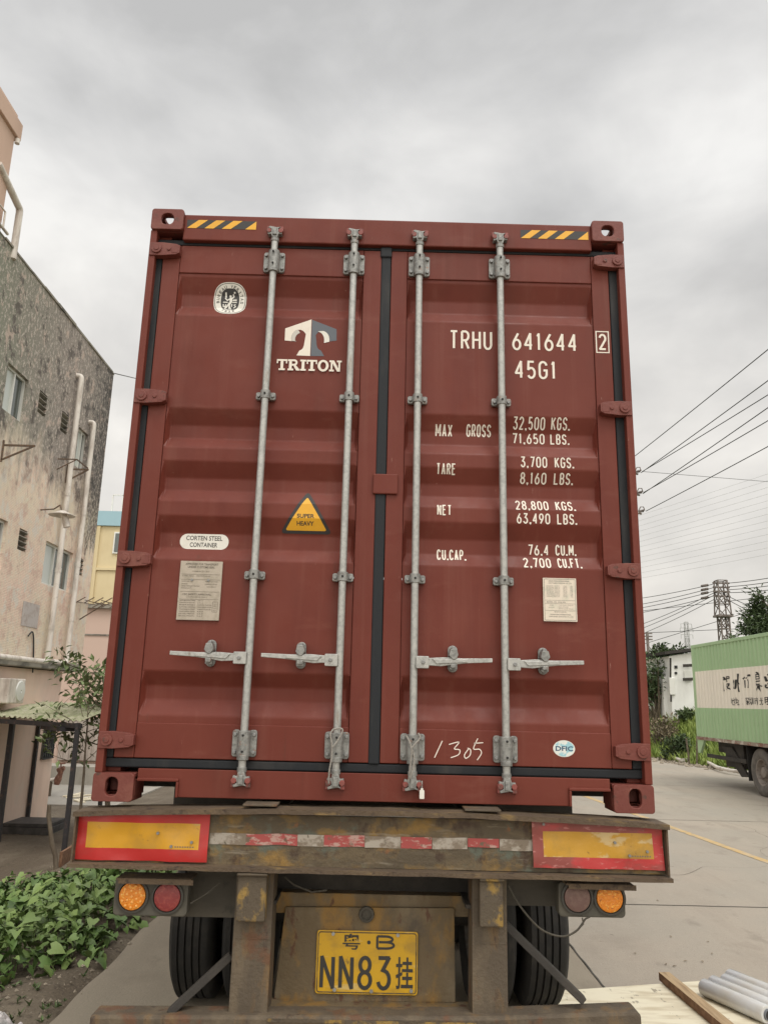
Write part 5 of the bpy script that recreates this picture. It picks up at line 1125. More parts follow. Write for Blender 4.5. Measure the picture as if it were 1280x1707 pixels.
def leaf(mb, p, d, up, l, w_, mi=0, fold=.18, shape='oval'):
    d = d.normalized(); r = d.cross(up); r = r.normalized() if r.length > 1e-4 else Vector((1, 0, 0)); n = r.cross(d)
    if shape == 'oval':
        vs = [p, p + d * l * .45 + r * w_ / 2 + n * fold * w_, p + d * l - n * l * .08, p + d * l * .45 - r * w_ / 2 + n * fold * w_]
        mb.add(vs, [(0, 1, 2), (0, 2, 3)], mi)
    else:   # heart-shaped sweet potato leaf
        vs = [p + d * l * .16, p + r * w_ * .30 - d * l * .02 + n * fold * w_ * .6, p + r * w_ * .52 + d * l * .22 + n * fold * w_, p + r * w_ * .36 + d * l * .56 + n * fold * w_ * .7, p + d * l - n * l * .16,
              p - r * w_ * .36 + d * l * .56 + n * fold * w_ * .7, p - r * w_ * .52 + d * l * .22 + n * fold * w_, p - r * w_ * .30 - d * l * .02 + n * fold * w_ * .6, p + d * l * .55 - n * l * .02]
        mb.add(vs, [(0, 1, 2), (0, 2, 8), (2, 3, 8), (3, 4, 8), (4, 5, 8), (5, 6, 8), (6, 0, 8), (6, 7, 0)], mi)
def tree(name, label, base, height, spread, nlimb, nleaf, lsize, leafm, seed, trunk_r=.12, lean=(0, 0), cat='tree', crown_lo=.35, droop=.3, clump=.22, group=None):
    random.seed(seed); t = thing(name, label, cat, tuple(base), group); base = Vector(base)
    tm = MB(); top = base + Vector((lean[0], lean[1], height * .78)); tips = []
    pts = [base.lerp(top, i / 6) + Vector((random.uniform(-1, 1), random.uniform(-1, 1), 0)) * .03 * height * (i > 0) * .6 for i in range(7)]
    tm.tube(pts, [trunk_r * (1 - .8 * i / 6) for i in range(7)], 9)
    for k in range(nlimb):
        f = crown_lo * .8 + (1 - crown_lo * .8) * (k + random.random()) / nlimb; i = min(5, int(f * 6)); s = pts[i].lerp(pts[i + 1], f * 6 - i)
        a = random.uniform(0, 2 * PI); ln = spread * random.uniform(.6, 1.1) * (1 - .35 * abs(f - .55))
        d = Vector((math.cos(a), math.sin(a), random.uniform(.15, .8))); L_ = [s]
        for j in range(4):
            d = (d + rv(.18) + Vector((0, 0, .06))).normalized(); L_.append(L_[-1] + d * ln / 4)
        tm.tube(L_, [trunk_r * .34 * (1 - f * .4) * (1 - .75 * j / 4) for j in range(5)], 6)
        for j in range(2, 5): tips.append((L_[j], d.copy()))
        for q in range(2):
            d2 = (d + rv(.6)).normalized(); e = L_[2 + q] + d2 * ln * .45; tm.tube([L_[2 + q], L_[2 + q].lerp(e, .5) + rv(.02), e], [trunk_r * .12, trunk_r * .09, trunk_r * .04], 5); tips += [(e, d2), (L_[2 + q].lerp(e, .6), d2)]
    tips.append((pts[-1], Vector((0, 0, 1))))
    tm.build('trunk', 'bark', t, smooth=60)
    cm = MB(); per = max(1, nleaf // len(tips))
    for p, d in tips:
        k = random.uniform(.4, 1.6); cr = clump * spread * random.uniform(.6, 1.3)
        for _ in range(int(per * k)):
            o = rv(1); o = o.normalized() * cr * random.random() ** .5; o.z *= .7
            dd = (o.normalized() + d * .5 + rv(.5) - Vector((0, 0, droop))).normalized(); leaf(cm, p + o, dd, Vector((0, 0, 1)) + rv(.4), lsize * random.uniform(.6, 1.3), lsize * random.uniform(.35, .55))
    cm.build('crown', leafm, t); return t
def bush(name, label, base, rx, ry, h, n, lsize, leafm, seed, cat='bush', group=None, twigs=14):
    random.seed(seed); t = thing(name, label, cat, tuple(base), group); base = Vector(base); tm = MB(); cm = MB()
    lob = [(random.uniform(-.7, .7) * rx, random.uniform(-.7, .7) * ry, random.uniform(.35, .85) * h, random.uniform(.28, .5)) for _ in range(9)]
    for _ in range(twigs):
        a = random.uniform(0, 2 * PI); q = random.random() ** .5; e = base + Vector((math.cos(a) * rx * q, math.sin(a) * ry * q, h * random.uniform(.5, 1.1)))
        m = base.lerp(e, .5) + rv(.08 * h); tm.tube([base + Vector((math.cos(a) * rx * .2, math.sin(a) * ry * .2, -.05)), m, e], [.02 * h, .014 * h, .004 * h], 5)
        for _k in range(n // (4 * twigs)):
            p = m.lerp(e, random.random()) + rv(.05 * h); leaf(cm, p, rv(1) + Vector((0, 0, .3)), Vector((0, 0, 1)) + rv(.5), lsize * random.uniform(.6, 1.3), lsize * random.uniform(.35, .55))
    for _ in range(int(n * .75)):
        l = random.choice(lob); o = rv(1).normalized() * random.random() ** .35 * l[3]; p = base + Vector((l[0] + o.x * rx, l[1] + o.y * ry, max(.02, l[2] + o.z * h * .8)))
        leaf(cm, p, o + rv(.5) + Vector((0, 0, .1)), Vector((0, 0, 1)) + rv(.5), lsize * random.uniform(.6, 1.3), lsize * random.uniform(.35, .55))
    tm.build('stems', 'bark', t); cm.build('foliage', leafm, t); return t

# ================================================================== LEFT FOREGROUND
# sweet potato bed
random.seed(11); mb = MB()
def bed_h(x, y):
    """height of the leaf canopy over the soil"""
    e = -1.93 + .10 * mnoise.noise((y * 1.7, 2, 0)) - .55 * sst(2.9, 2.0, y)          # edge towards the road
    d = min(e - x, (y - (1.75 + .30 * mnoise.noise((x * 1.9, 7, 0)))) * .9, 5.75 - y + .3 * mnoise.noise((x * 2, 3, 0)))
    return d
cnt = 0
while cnt < 4800:
    x, y = random.uniform(-5.2, -1.85), random.uniform(1.55, 5.9)
    d = bed_h(x, y)
    if d < 0 or (random.random() > (.35 + d * 3)): continue
    hmax = (.07 + .24 * sst(0, .5, d)) * (1 + .5 * mnoise.noise((x * 2.4, y * 2.4, 5)))
    z = zg(x, y) + hmax * random.uniform(.35, 1.0); a = random.uniform(0, 2 * PI); dn = random.uniform(-.75, .05) - (.5 if d < .1 else 0)
    dv = Vector((math.cos(a), math.sin(a), dn)); l = random.choice((random.uniform(.045, .09), random.uniform(.08, .14))) * (1.15 if y < 2.6 else 1.0)
    leaf(mb, Vector((x, y, z)), dv, Vector((0, 0, 1)) + rv(.3), l, l * random.uniform(.75, .95), 0, random.uniform(.05, .22), 'heart'); cnt += 1
    if cnt % 4 == 0: mb.tube([Vector((x, y, zg(x, y) - .01)), Vector((x + random.uniform(-.04, .04), y + random.uniform(-.04, .04), z))], .003, 4, False)
tag(mb.build('sweet_potato_plants', 'potato_leaf', org=(-3.4, 3.6, 0), smooth=80), 'bed of green heart leaved sweet potato plants', kind='stuff')
# weeds and litter on the soil
mb = MB(); random.seed(5)
for _ in range(420):
    x = random.uniform(-3.2, -1.88); y = random.uniform(.2, 3.4)
    if bed_h(x, y) > -.02 or mnoise.noise((x * 2, y * 2, 1)) < .02: continue
    p = Vector((x, y, zg(x, y)))
    for k in range(5): leaf(mb, p, Vector((random.uniform(-1, 1), random.uniform(-1, 1), random.uniform(.3, 1.4))), Vector((0, 0, 1)), random.uniform(.02, .06), random.uniform(.01, .022))
tag(mb.build('weeds', 'shrub_leaf', org=(-2.5, 1.8, 0)), 'small weeds growing on the bare soil', kind='stuff')
mb = MB(); random.seed(8); M['pebble'] = mat('pebble', (.2, .17, .13), .9, island=.6)
for _ in range(1700):
    x = random.uniform(-4.6, -1.84); y = random.uniform(.1, 3.2) if random.random() < .6 else random.uniform(5.4, 9.5)
    r_ = random.choice((random.uniform(.003, .009), random.uniform(.004, .02))); p = Vector((x, y, zg(x, y) + r_ * .2)); vs = [p + Vector(v) * r_ * random.uniform(.6, 1.2) for v in ((1, 0, 0), (-1, 0, 0), (0, 1, 0), (0, -1, 0), (0, 0, 1), (0, 0, -1))]
    mb.add(vs, [(0, 2, 4), (2, 1, 4), (1, 3, 4), (3, 0, 4), (2, 0, 5), (1, 2, 5), (3, 1, 5), (0, 3, 5)])
tag(mb.build('pebbles', 'pebble', org=(-3, 2, 0)), 'pebbles and crumbs scattered on the soil', kind='stuff')
# crumpled clear bag at the corner of the bed
M['film'] = mat('clear_film', (.62, .57, .57), .18, layers=[dict(c=(.3, .3, .29), s=(9, 14, 9), lo=.45, hi=.6), dict(c=(.75, .76, .75), s=22, lo=.55, hi=.63)], bump=.5, bscale=30, spec=.8)
random.seed(2); p = at(2, 1702, Z=zg(-2.3, 1.35) + .06); mb = MB(); n = 14
for j in range(n + 1):
    for i in range(n + 1):
        a, b = i / n - .5, j / n - .5; q = Vector((a * 8, b * 8, 1)); mb.v.append((p.x - .05 + a * .3, p.y - .02 + b * .22, p.z - .06 + .11 * max(0, 1 - (a * a + b * b) * 4.2) + .045 * abs(mnoise.noise(q * 1.3))))
for j in range(n):
    for i in range(n): mb.f.append((j * (n + 1) + i, j * (n + 1) + i + 1, (j + 1) * (n + 1) + i + 1, (j + 1) * (n + 1) + i)); mb.mi.append(0)
tag(mb.build('plastic_bag', 'film'), 'crumpled clear plastic bag on the soil at the front of the plant bed', 'plastic bag')
# low shed with a ribbed roof
def gpt(px, py):
    """ground point under a pixel of the sloping soil"""
    z = 0
    for _ in range(30): p = at(px, py, Z=z); z = z * .5 + .5 * zg(p.x, p.y)
    return at(px, py, Z=z)
f1, f2 = gpt(107, 1422), gpt(-4, 1404)
sd_ = thing('lean_to_shed', 'low open shed of a mossy ribbed roof on dark steel posts', 'shed', tuple(f1))
M['shed_roof'] = mat('mossy_sheet_roof', (.42, .41, .28), .8, layers=[dict(c=(.3, .32, .18), s=(1.5, 3, 3), lo=.42, hi=.6), dict(c=(.42, .39, .3), s=5, lo=.55, hi=.68), dict(c=(.12, .1, .06), s=14, lo=.6, hi=.68)])
M['dark_steel'] = mat('dark_steel_post', (.03, .029, .032), .6, layers=[dict(c=(.09, .06, .05), s=12, lo=.55, hi=.68)])
ptop = at(131, 1205, X=f1.x - .02); zt_ = ptop.z
MB().box(f1.x - .035, f1.x + .035, f1.y - .035, f1.y + .035, f1.z - .1, zt_).build('post', 'dark_steel', sd_)
MB().box(f2.x - .045, f2.x + .045, f2.y - .045, f2.y + .045, f2.z - .1, zt_).build('post', 'dark_steel', sd_)
ra, rb = Vector((f1.x + .12, f1.y - .1, zt_ + .02)), Vector((f2.x - 2.4, f2.y + .75, zt_ + .04))
ux = (rb - ra); wd = ux.length; ux = ux.normalized(); uy = Vector((-.10, 1, .085)).normalized()
MB().beam(ra + Vector((-.05, .06, -.07)), rb + Vector((0, .06, -.07)), .05, .08).build('beam', 'dark_steel', sd_)
MB().beam(ra + Vector((-.35, .3, -.13)), ra + ux * 1.1 + Vector((0, .3, -.13)), .3, .08).build('beam', 'dark_steel', sd_)
mb = MB(); n = 150; ln = 2.9
for i in range(n + 1):
    s_ = wd * i / n; ph = (s_ / .16) % 1; zz = .028 if ph < .28 else (.028 - .028 * (ph - .28) / .12 if ph < .4 else 0.0 if ph < .88 else .028 * (ph - .88) / .12)
    for e in (0, 1): mb.v.append(ra + ux * s_ + uy * (ln * e) + Vector((0, 0, zz)))
mb.f = [(2 * i, 2 * i + 2, 2 * i + 3, 2 * i + 1) for i in range(n)]; mb.mi = [0] * n
o = mb.build('roof', 'shed_roof', sd_); so_ = o.modifiers.new('solid', 'SOLIDIFY'); so_.thickness = .006
for e in (ra + ux * .3 + uy * 2.8, ra + ux * 2.6 + uy * 2.8): gz = zg(e.x, e.y); MB().box(e.x - .035, e.x + .035, e.y - .035, e.y + .035, gz - .1, e.z - .02).build('post', 'dark_steel', sd_)
# dark stone step, rusty valve on its pipe, wooden stake, timber edging
a, b = gpt(0, 1412), gpt(82, 1392)
M['dark_stone'] = mat('dark_stone', (.05, .047, .045), .7, layers=[dict(c=(.09, .085, .08), s=6, lo=.45, hi=.65)], bump=.2)
so2 = Vector((b.x, b.y, b.z)); mb = MB(); mb.box(so2.x - 2.0, so2.x, so2.y, so2.y + .95, so2.z - .05, so2.z + .13).box(so2.x - 1.98, so2.x - .03, so2.y + .03, so2.y + .92, so2.z + .133, so2.z + .2)
o = mb.build('stone_step', 'dark_stone', bevel=.01); tag(o, 'dark two tier stone step against the pink wall under the shed', 'step')
g0 = gpt(84, 1330); va = at(80, 1302, Y=g0.y); vb = at(102, 1300, Y=g0.y); vt = at(102, 1275, Y=g0.y)
v_ = thing('water_valve', 'rusty valve on a standing water pipe beside the shed post', 'valve', tuple(g0))
M['rust_valve'] = mat('rusty_valve', (.17, .075, .05), .8, layers=[dict(c=(.28, .15, .1), s=14, lo=.5, hi=.65), dict(c=(.07, .04, .03), s=20, lo=.58, hi=.68)], bump=.4)
sp = at(81, 1340, Y=g0.y)
MB().tube([(sp.x, g0.y, g0.z - .1), (sp.x, g0.y, va.z + .02)], .045, 12).build('riser', 'bark', v_, smooth=50)
MB().tube([at(70, 1305, Y=g0.y), at(98, 1297, Y=g0.y)], .05, 12).build('pipe', 'pvc', v_, smooth=50)
MB().tube([at(95, 1308, Y=g0.y), at(97, 1299, Y=g0.y), at(101, 1290, Y=g0.y), at(102, 1283, Y=g0.y)], [.07, .1, .065, .09], 12).tube([at(96, 1284, Y=g0.y), at(108, 1280, Y=g0.y)], [.05, .06], 10).build('valve_body', 'rust_valve', v_, smooth=40)
MB().tube([at(102, 1284, Y=g0.y), at(102.5, 1272, Y=g0.y)], .02, 8).lathe([(-.01, .11), (.01, .12), (.02, .11), (.01, .09), (-.01, .11)], at(102.5, 1273, Y=g0.y), 'z', 20).beam(at(97, 1273, Y=g0.y), at(108, 1273, Y=g0.y), .02, .02).build('handwheel', 'rust_valve', v_, smooth=40)
s0 = gpt(96, 1448); zz = [(96, 1448), (93, 1425), (87, 1405), (85, 1385), (82, 1360), (83, 1342)]
pts = [at(*q, Y=s0.y) for q in zz]; pts[0].z -= .08
tag(MB().tube(pts, [.035, .034, .034, .03, .03, .026], 9).build('wooden_stake', 'bark', smooth=60), 'crooked pale wooden stake standing at the back edge of the plant bed', 'stake')
e0, e1 = gpt(100, 1446), gpt(124, 1430); o = MB().beam(e0 + Vector((0, 0, .1)), e1 + (e1 - e0) * 1.5 + Vector((0, 0, .1)), .04, .2).build('edging_board', 'wood_end'); tag(o, 'weathered board edging the soil behind the plant bed', 'board')
p = gpt(62, 1360); pv = at(60, 1352, X=XW + .1)
p2 = at(59, 1365, Y=g0.y + 1.5); pz = zg(p2.x, p2.y)
tag(MB().tube(elbow((p2.x - .5, p2.y, pz + .32), (p2.x, p2.y, pz + .32), (p2.x, p2.y, pz - .1), r=.08) + [(p2.x, p2.y, pz - .1)], .05, 10).build('waste_pipe', 'pvc', smooth=50), 'short white bent pipe entering the ground by the pink wall', 'pipe')
# barred window in the ground floor wall
q0, q1 = fac(80, 1216), fac(91, 1262); z0_, z1_ = q1.z, q0.z; y0_ = fac(80, 1240).y; wf = MB().box(XW - .03, XW + .01, y0_ - .25, y0_ + .35, z0_, z1_).build('window', 'glass_dark', bl)
mb = MB()
for k in range(6): mb.box(XW + .0105, XW + .03, y0_ - .25 + .115 * k, y0_ - .23 + .115 * k, z0_, z1_)
for k in range(4): mb.box(XW + .031, XW + .04, y0_ - .26, y0_ + .36, z0_ + (z1_ - z0_) * k / 3 - .01, z0_ + (z1_ - z0_) * k / 3 + .01)
mb.build('window_bars', 'dark_steel', wf)
# tree by the container's left side
tb = Vector((-5.0, 12.3, zg(-5.0, 12.3)))
tree('small_tree', 'small leafy tree with a thin crown beside the left of the red container', tb, 3.3, 1.55, 12, 1000, .17, 'tree_leaf2', 21, .06, (-.2, 0), crown_lo=.62, clump=.2)
c1 = at(120, 1125, Y=10.5)
tree('bare_shrub', 'straggly shrub with sparse leaves and a red flower behind the shed roof', (c1.x + .25, 10.9, zg(c1.x, 10.9)), 3.2, 1.2, 10, 300, .15, 'tree_leaf2', 33, .035, (-.05, 0), cat='shrub', crown_lo=.66, clump=.2)
# pale debris by the yard
mb = MB(); random.seed(4)
for k in range(7): c = gpt(118 + 5 * k, 1335 + random.uniform(-8, 6)); a = random.uniform(0, 3); mb.beam(c + Vector((-.2 * math.cos(a), -.2 * math.sin(a), .05)), c + Vector((.25 * math.cos(a), .25 * math.sin(a), .08)), .12, .03)
tag(mb.build('offcuts', 'ply', org=(-5, 10, -.7)), 'pale scraps lying behind the shed', kind='stuff')

# ================================================================== RIGHT FOREGROUND: sheet, plank, rolls of film
ZP = .045
c0, c1, c2 = at(978, 1648, Z=ZP), at(1222, 1631, Z=ZP), at(1300, 1655, Z=ZP); d = (c1 - c0).normalized(); n = Vector((d.y, -d.x, 0))
P0, P1 = c0 - d * .45, c1 + d * .0; e = (c2 - c1).normalized()
poly = [(P0.x, P0.y), (P1.x, P1.y), (P1.x + e.x * 1.3, P1.y + e.y * 1.3), (P1.x + e.x * 1.3 + n.x * 1.6, P1.y + e.y * 1.3 + n.y * 1.6), (P0.x + n.x * 1.5, P0.y + n.y * 1.5)]
tag(MB().prism(poly, .012, ZP, axis='z').build('plywood_sheet', 'ply', bevel=.002), 'pale scuffed plywood sheet lying on the road behind the trailer', 'plywood')
zt_ = ZP + .055
a, b = at(1106, 1620, Z=zt_), at(1212, 1706, Z=zt_); dd = (b - a).normalized(); b = b + dd * .35; off = Vector((0, 0, -.0265)); pm = MB().beam(a + off, b + off, .078, .052)
pm.mi = [1 if i in (0, 1, 3, 5) else 0 for i in range(len(pm.f))]
tag(pm.build('timber_plank', ['wood', 'wood_end'], bevel=.003), 'brown sawn timber batten lying across the plywood sheet', 'plank')
M['wrap'] = mat('film_roll', (.56, .57, .58), .14, layers=[dict(c=(.52, .49, .43), s=(3, 3, 3), lo=.5, hi=.7)], bump=.03, bscale=20, spec=1.0)
r_ = .052; zc = ZP + r_ + .002
A0, B0 = at(1172, 1645, Z=zc), at(1266, 1686, Z=zc); ax_ = (B0 - A0).normalized(); pr = Vector((-ax_.y, ax_.x, 0)); pr = pr if pr.x > 0 else -pr
lbl = ['clear film roll nearest the brown batten', 'second clear film roll from the brown batten', 'third clear film roll from the brown batten', 'clear film roll farthest from the brown batten']
for k in range(4):
    o_ = A0 + pr * (2 * r_ + .004) * k + ax_ * (-.03 * k + (.03 if k == 2 else 0)); e_ = o_ + ax_ * .50
    ro = thing('film_roll', lbl[k], 'film roll', (o_.x, o_.y, ZP), 'rolls of clear film on the plywood')
    MB().tube([o_, o_ + ax_ * .008, o_ + ax_ * .49, e_], [r_ - .006, r_, r_, r_ - .004], 28).build('film', 'wrap', ro, smooth=40)
    MB().tube([e_ - ax_ * .004, e_ + ax_ * .012], .032, 20).tube([e_ + ax_ * .0125, e_ + ax_ * .014], .026, 20, mi=1).build('core', ['core', 'hole'], ro, smooth=40)
random.seed(9); mb = MB()
for q in ((1110, 1608), (1120, 1611), (1138, 1602), (1182, 1570), (1172, 1604), (1093, 1501), (1120, 1562), (1060, 1590), (1185, 1590)):
    p = at(*q, Z=.006); a = random.uniform(0, 3); leaf(mb, p, Vector((math.cos(a), math.sin(a), .1)), Vector((0, 0, 1)), random.uniform(.025, .05), .018)
tag(mb.build('litter', 'dry_leaf', org=(2.3, 2.5, 0)), 'scattered dry leaves and scraps on the road', kind='stuff')

# ================================================================== GREEN TRUCK
XT = 8.6; tl, br_ = at(1157, 1075, X=XT), at(1157, 1240, X=XT); yR = (tl.y + br_.y) / 2 + .0; zT = tl.z; zBt = at(1270, 1250, X=XT).z + .06; yF = yR - 9.6; XR = XT + 2.45
tk = thing('box_truck', 'pale green box truck with a ribbed body and lettered cream band', 'truck', (XT + 1.2, (yR + yF) / 2, 0))
def gmat(name, c): return mat(name, c, .5, layers=[dict(c=[k * .92 for k in c], s=(1, 1, .6), lo=.45, hi=.7), dict(c=(.3, .28, .2), s=(5, 5, 2), lo=.66, hi=.78, a=.3)])
M['truck_green'] = gmat('pale_green_paint', (.37, .54, .31)); M['truck_cream'] = gmat('cream_band_paint', (.84, .79, .69)); M['truck_rail'] = mat('truck_rail', (.30, .24, .19), .6, layers=[dict(c=(.22, .1, .07), s=(8, 3, 8), lo=.5, hi=.56), dict(c=(.5, .46, .4), s=(9, 4, 9), lo=.55, hi=.6)])
zb0, zb1 = at(1220, 1181, X=XT).z, at(1220, 1114, X=XT).z
pitch = .19; RB = []
y = yR - .12
while y > yF: RB += [(y, 0), (y - .065, 0), (y - .09, .022), (y - .165, .022)]; y -= pitch
def rib_x(y):
    t = ((yR - .12) - y) % pitch
    return 0 if t < .065 else .022 * (t - .065) / .025 if t < .09 else .022 if t < .165 else .022 * (1 - (t - .165) / .025)
rb = []
for yy_, dx in RB: rb.append((yy_, dx))
rb.append((yF, rib_x(yF)))
mb = MB()
for i in range(len(rb) - 1):
    for za, zc_, mi in ((zBt + .08, zb0, 0), (zb0, zb1, 1), (zb1, zT - .08, 0)):
        mb.add([(XT + rb[i][1], rb[i][0], za), (XT + rb[i + 1][1], rb[i + 1][0], za), (XT + rb[i + 1][1], rb[i + 1][0], zc_), (XT + rb[i][1], rb[i][0], zc_)], [(0, 1, 2, 3)], mi)
bd = mb.build('body', ['truck_green', 'truck_cream'], tk)
MB().box(XT - .012, XR, yF, yR + .02, zT - .08, zT).box(XT - .012, XT + .06, yR - .12, yR + .02, zBt + .081, zT - .0805).box(XR - .08, XR, yF, yR + .02, zBt, zT - .081).box(XT + .06, XR - .081, yR - .06, yR + .015, zBt, zT - .081).box(XT + .06, XR - .081, yF, yF + .05, zBt, zT - .081).build('body_frame', 'truck_green', tk, bevel=.006)
MB().box(XT - .02, XR, yF, yR + .02, zBt, zBt + .08).build('floor_rail', 'truck_rail', tk)
mb = MB()
x0t, x1t = None, None
def side(s, px0, px1, py0, py1, bold, mbx):
    a, b = at(px0, py0, X=XT), at(px1, py1, X=XT); c, d_ = at(px0, py1, X=XT), at(px1, py0, X=XT)
    ya_, yb_2 = (a.y + c.y) / 2, (b.y + d_.y) / 2; zlo, zhi = (c.z + b.z) / 2, (a.z + d_.z) / 2
    text(mbx, s, 0, 1, 0, 1, 0, 0, bold, place=lambda u, v: (XT - .004, ya_ + (yb_2 - ya_) * u, zlo + (zhi - zlo) * v))
M['brush_ink'] = mat('black_brush_paint', (.03, .03, .028), .6)
cv = lambda x, y: (1190 + x / 14.22, 1110 + y / 14.22)
BR = (([(205, 265), (235, 310)], 18), ([(200, 335), (290, 305), (335, 285), (325, 260), (285, 262), (278, 300), (295, 385)], 13), ([(195, 390), (205, 480), (222, 605)], 12), ([(215, 560), (228, 600)], 15), ([(268, 470), (300, 430), (330, 435), (275, 575)], 12), ([(265, 485), (310, 520), (365, 560)], 15),
      ([(420, 390), (470, 370)], 15), ([(450, 330), (445, 470), (435, 540)], 13), ([(490, 325), (492, 460), (478, 550)], 15), ([(545, 185), (548, 300), (555, 450), (575, 620)], 13), ([(535, 320), (560, 440)], 16),
      ([(655, 310), (720, 270)], 20), ([(755, 240), (830, 220)], 24), ([(750, 270), (735, 300)], 10), ([(718, 340), (722, 430), (722, 520)], 16), ([(755, 330), (785, 345), (790, 430), (780, 525)], 18),
      ([(980, 150), (1020, 185)], 16), ([(955, 215), (1050, 195)], 13), ([(960, 265), (1055, 245)], 12), ([(985, 205), (975, 300)], 10), ([(1030, 200), (1040, 300)], 11), ([(955, 320), (1060, 300)], 13), ([(975, 370), (1060, 355)], 15), ([(985, 400), (975, 440), (1050, 430)], 13), ([(1000, 450), (1020, 500), (985, 595)], 13), ([(1040, 450), (1045, 540), (1085, 605)], 15), ([(1085, 465), (1120, 490)], 15),
      ([(1185, 250), (1215, 350)], 18), ([(1225, 220), (1290, 205), (1285, 290)], 15), ([(1200, 360), (1290, 330)], 15), ([(1215, 440), (1205, 490), (1240, 520), (1300, 480)], 16), ([(1230, 430), (1300, 390)], 14))
for st, hw in BR:
    q_ = [Vector((*cv(*p), 0)) for p in st]; q_ = [(p.x, p.y) for p in (curve(q_, 5) if len(q_) > 2 else q_)]
    ribbon(mb, q_, hw / 14.22, lambda a, b, d: tuple(at(a, b, X=XT - .004)))
for i, ch in enumerate('地址：深圳市光明区'): a = 1217 + i * 7.9; side(ch, a + (2 if ch == '：' else 0), a + (3.3 if ch == '：' else 6.6), 1163 - i * .15, 1175.5 - i * .05, .01, mb)
br2 = sorted({round(yy_, 5) for yy_, _ in rb}); conform(mb, br2, lambda c: rib_x(c.y), axis=1, move=0); mb.build('side_lettering', 'brush_ink', bd)
# under-body: rear flap, rails, wheels, mudguard
MB().prism([(yR + .02, zBt - .002), (yR + .02, zBt - .34), (yR - .12, zBt - .34), (yR - .42, zBt - .002)], XT + .0, XT + .06, axis='x').build('rear_bracket', 'truck_green', tk)
MB().box(XT + .5, XT + .62, yF, yR - .1, zBt - .3, zBt - .003).box(XR - .62, XR - .5, yF, yR - .1, zBt - .3, zBt - .003).build('chassis_rail', 'chassis', tk)
wy, wr = at(1264, 1290, X=XT).y, .5
M['truck_tyre'] = mat('dusty_tyre', (.11, .10, .09), .9, layers=[dict(c=(.17, .155, .135), s=6, lo=.45, hi=.65)], bump=.2); M['truck_rim'] = mat('dusty_rim', (.25, .22, .19), .7, layers=[dict(c=(.16, .12, .1), s=9, lo=.5, hi=.65)])
for yw in (wy, wy - 5.0):
    for sx in (0, 1):
        xa = XT + .05 if sx == 0 else XR - .33
        wo = MB().lathe(tyre_prof(xa, xa + .28), (0, yw, RT), 'x', 48).build('wheel', 'truck_tyre', tk, smooth=40)
        sg = 1 if sx == 0 else -1; xo = xa if sx == 0 else xa + .28
        rm_ = MB().lathe([(xo + sg * .025, .29), (xo + sg * .03, .27), (xo + sg * .12, .24), (xo + sg * .13, .13), (xo + sg * .05, .11), (xo + sg * .04, .001)], (0, yw, RT), 'x', 32)
        for k in range(8): t = 2 * PI * k / 8; rm_.tube([(xo + sg * .125, yw + .18 * math.cos(t), RT + .18 * math.sin(t)), (xo + sg * .09, yw + .18 * math.cos(t), RT + .18 * math.sin(t))], .016, 8)
        rm_.build('rim', 'truck_rim', wo, smooth=40)
    MB().tube([(XT + .3, yw, RT), (XR - .3, yw, RT)], .08, 10).build('axle', 'chassis', tk)
    MB().box(XT + .04, XT + .4, yw + .58, yw + .6, .28, zBt - .003).build('mud_flap', 'tyre', tk)
MB().box(XT + .15, XT + .45, wy + 1.0, wy + 2.0, .5, zBt - .01).prism([(wy + .75, .35), (wy + 1.1, .32), (wy + 2.1, zBt - .1), (wy + 1.5, zBt - .1)], XT + .1, XT + .16, axis='x').build('under_guard', 'chassis', tk, bevel=.01)
MB().box(XT + .02, XT + .06, wy + .62, yR - .5, zBt - .42, zBt - .33).build('side_guard', 'chassis', tk)
cb = MB().prism([(yF - .15, .45), (yF - .15, 2.35), (yF - 1.5, 2.35), (yF - 1.95, 1.5), (yF - 2.05, .45)], XT + .1, XR - .1, axis='x').build('cab', 'truck_green', tk, bevel=.05)
MB().prism([(yF - .5, 1.45), (yF - .5, 2.15), (yF - 1.4, 2.15), (yF - 1.7, 1.45)], XT + .09, XT + .098, axis='x').prism([(XT + .25, 1.52), (XR - .25, 1.52), (XR - .3, 2.2), (XT + .3, 2.2)], yF - 2.0, yF - 1.7, axis='y').build('cab_window', 'glass_dark', cb)

# ================================================================== RIGHT BACKGROUND
def hp(px, py, Y): return at(px, py, Y=Y)
def base(px, Y):
    x = hp(px, 1180, Y).x; return Vector((x, Y, zg(x, Y)))
# white pipe along the foot of the bank
pts = [(1095, 1256), (1118, 1262), (1135, 1267), (1160, 1265), (1178, 1270), (1195, 1279), (1215, 1284), (1240, 1287), (1275, 1292)]
P_ = []
for i, q in enumerate(pts):
    p = at(*q, Z=.12); P_.append(p)
tag(MB().tube(P_, .05, 10).build('drain_hose', 'pvc', smooth=60), 'long pale pipe lying along the foot of the grassy bank', 'pipe')
# kerb of earth and stones
random.seed(6); mb = MB()
for _ in range(800):
    t = random.uniform(.38, .99) * 49; y = 2 + t; i = 1 if y < 20 else 2
    (x0, y0), (x1, y1) = BANK[i], BANK[i + 1]
    if y > 29: continue
    x = x0 + (x1 - x0) * (y - y0) / (y1 - y0) + random.gauss(-.1, .25); r_ = random.uniform(.02, .1) * (1 if random.random() < .8 else 1.6); p = Vector((x, y, zg(x, y) + r_ * .2))
    vs = [p + Vector(v) * r_ * random.uniform(.5, 1.2) for v in ((1, 0, 0), (-1, 0, 0), (0, 1, 0), (0, -1, 0), (0, 0, .7), (0, 0, -1))]; mb.add(vs, [(0, 2, 4), (2, 1, 4), (1, 3, 4), (3, 0, 4), (2, 0, 5), (1, 2, 5), (3, 1, 5), (0, 3, 5)])
tag(mb.build('rubble', 'pebble', org=(11, 15, 0)), 'stones and crumbled earth along the road edge', kind='stuff')
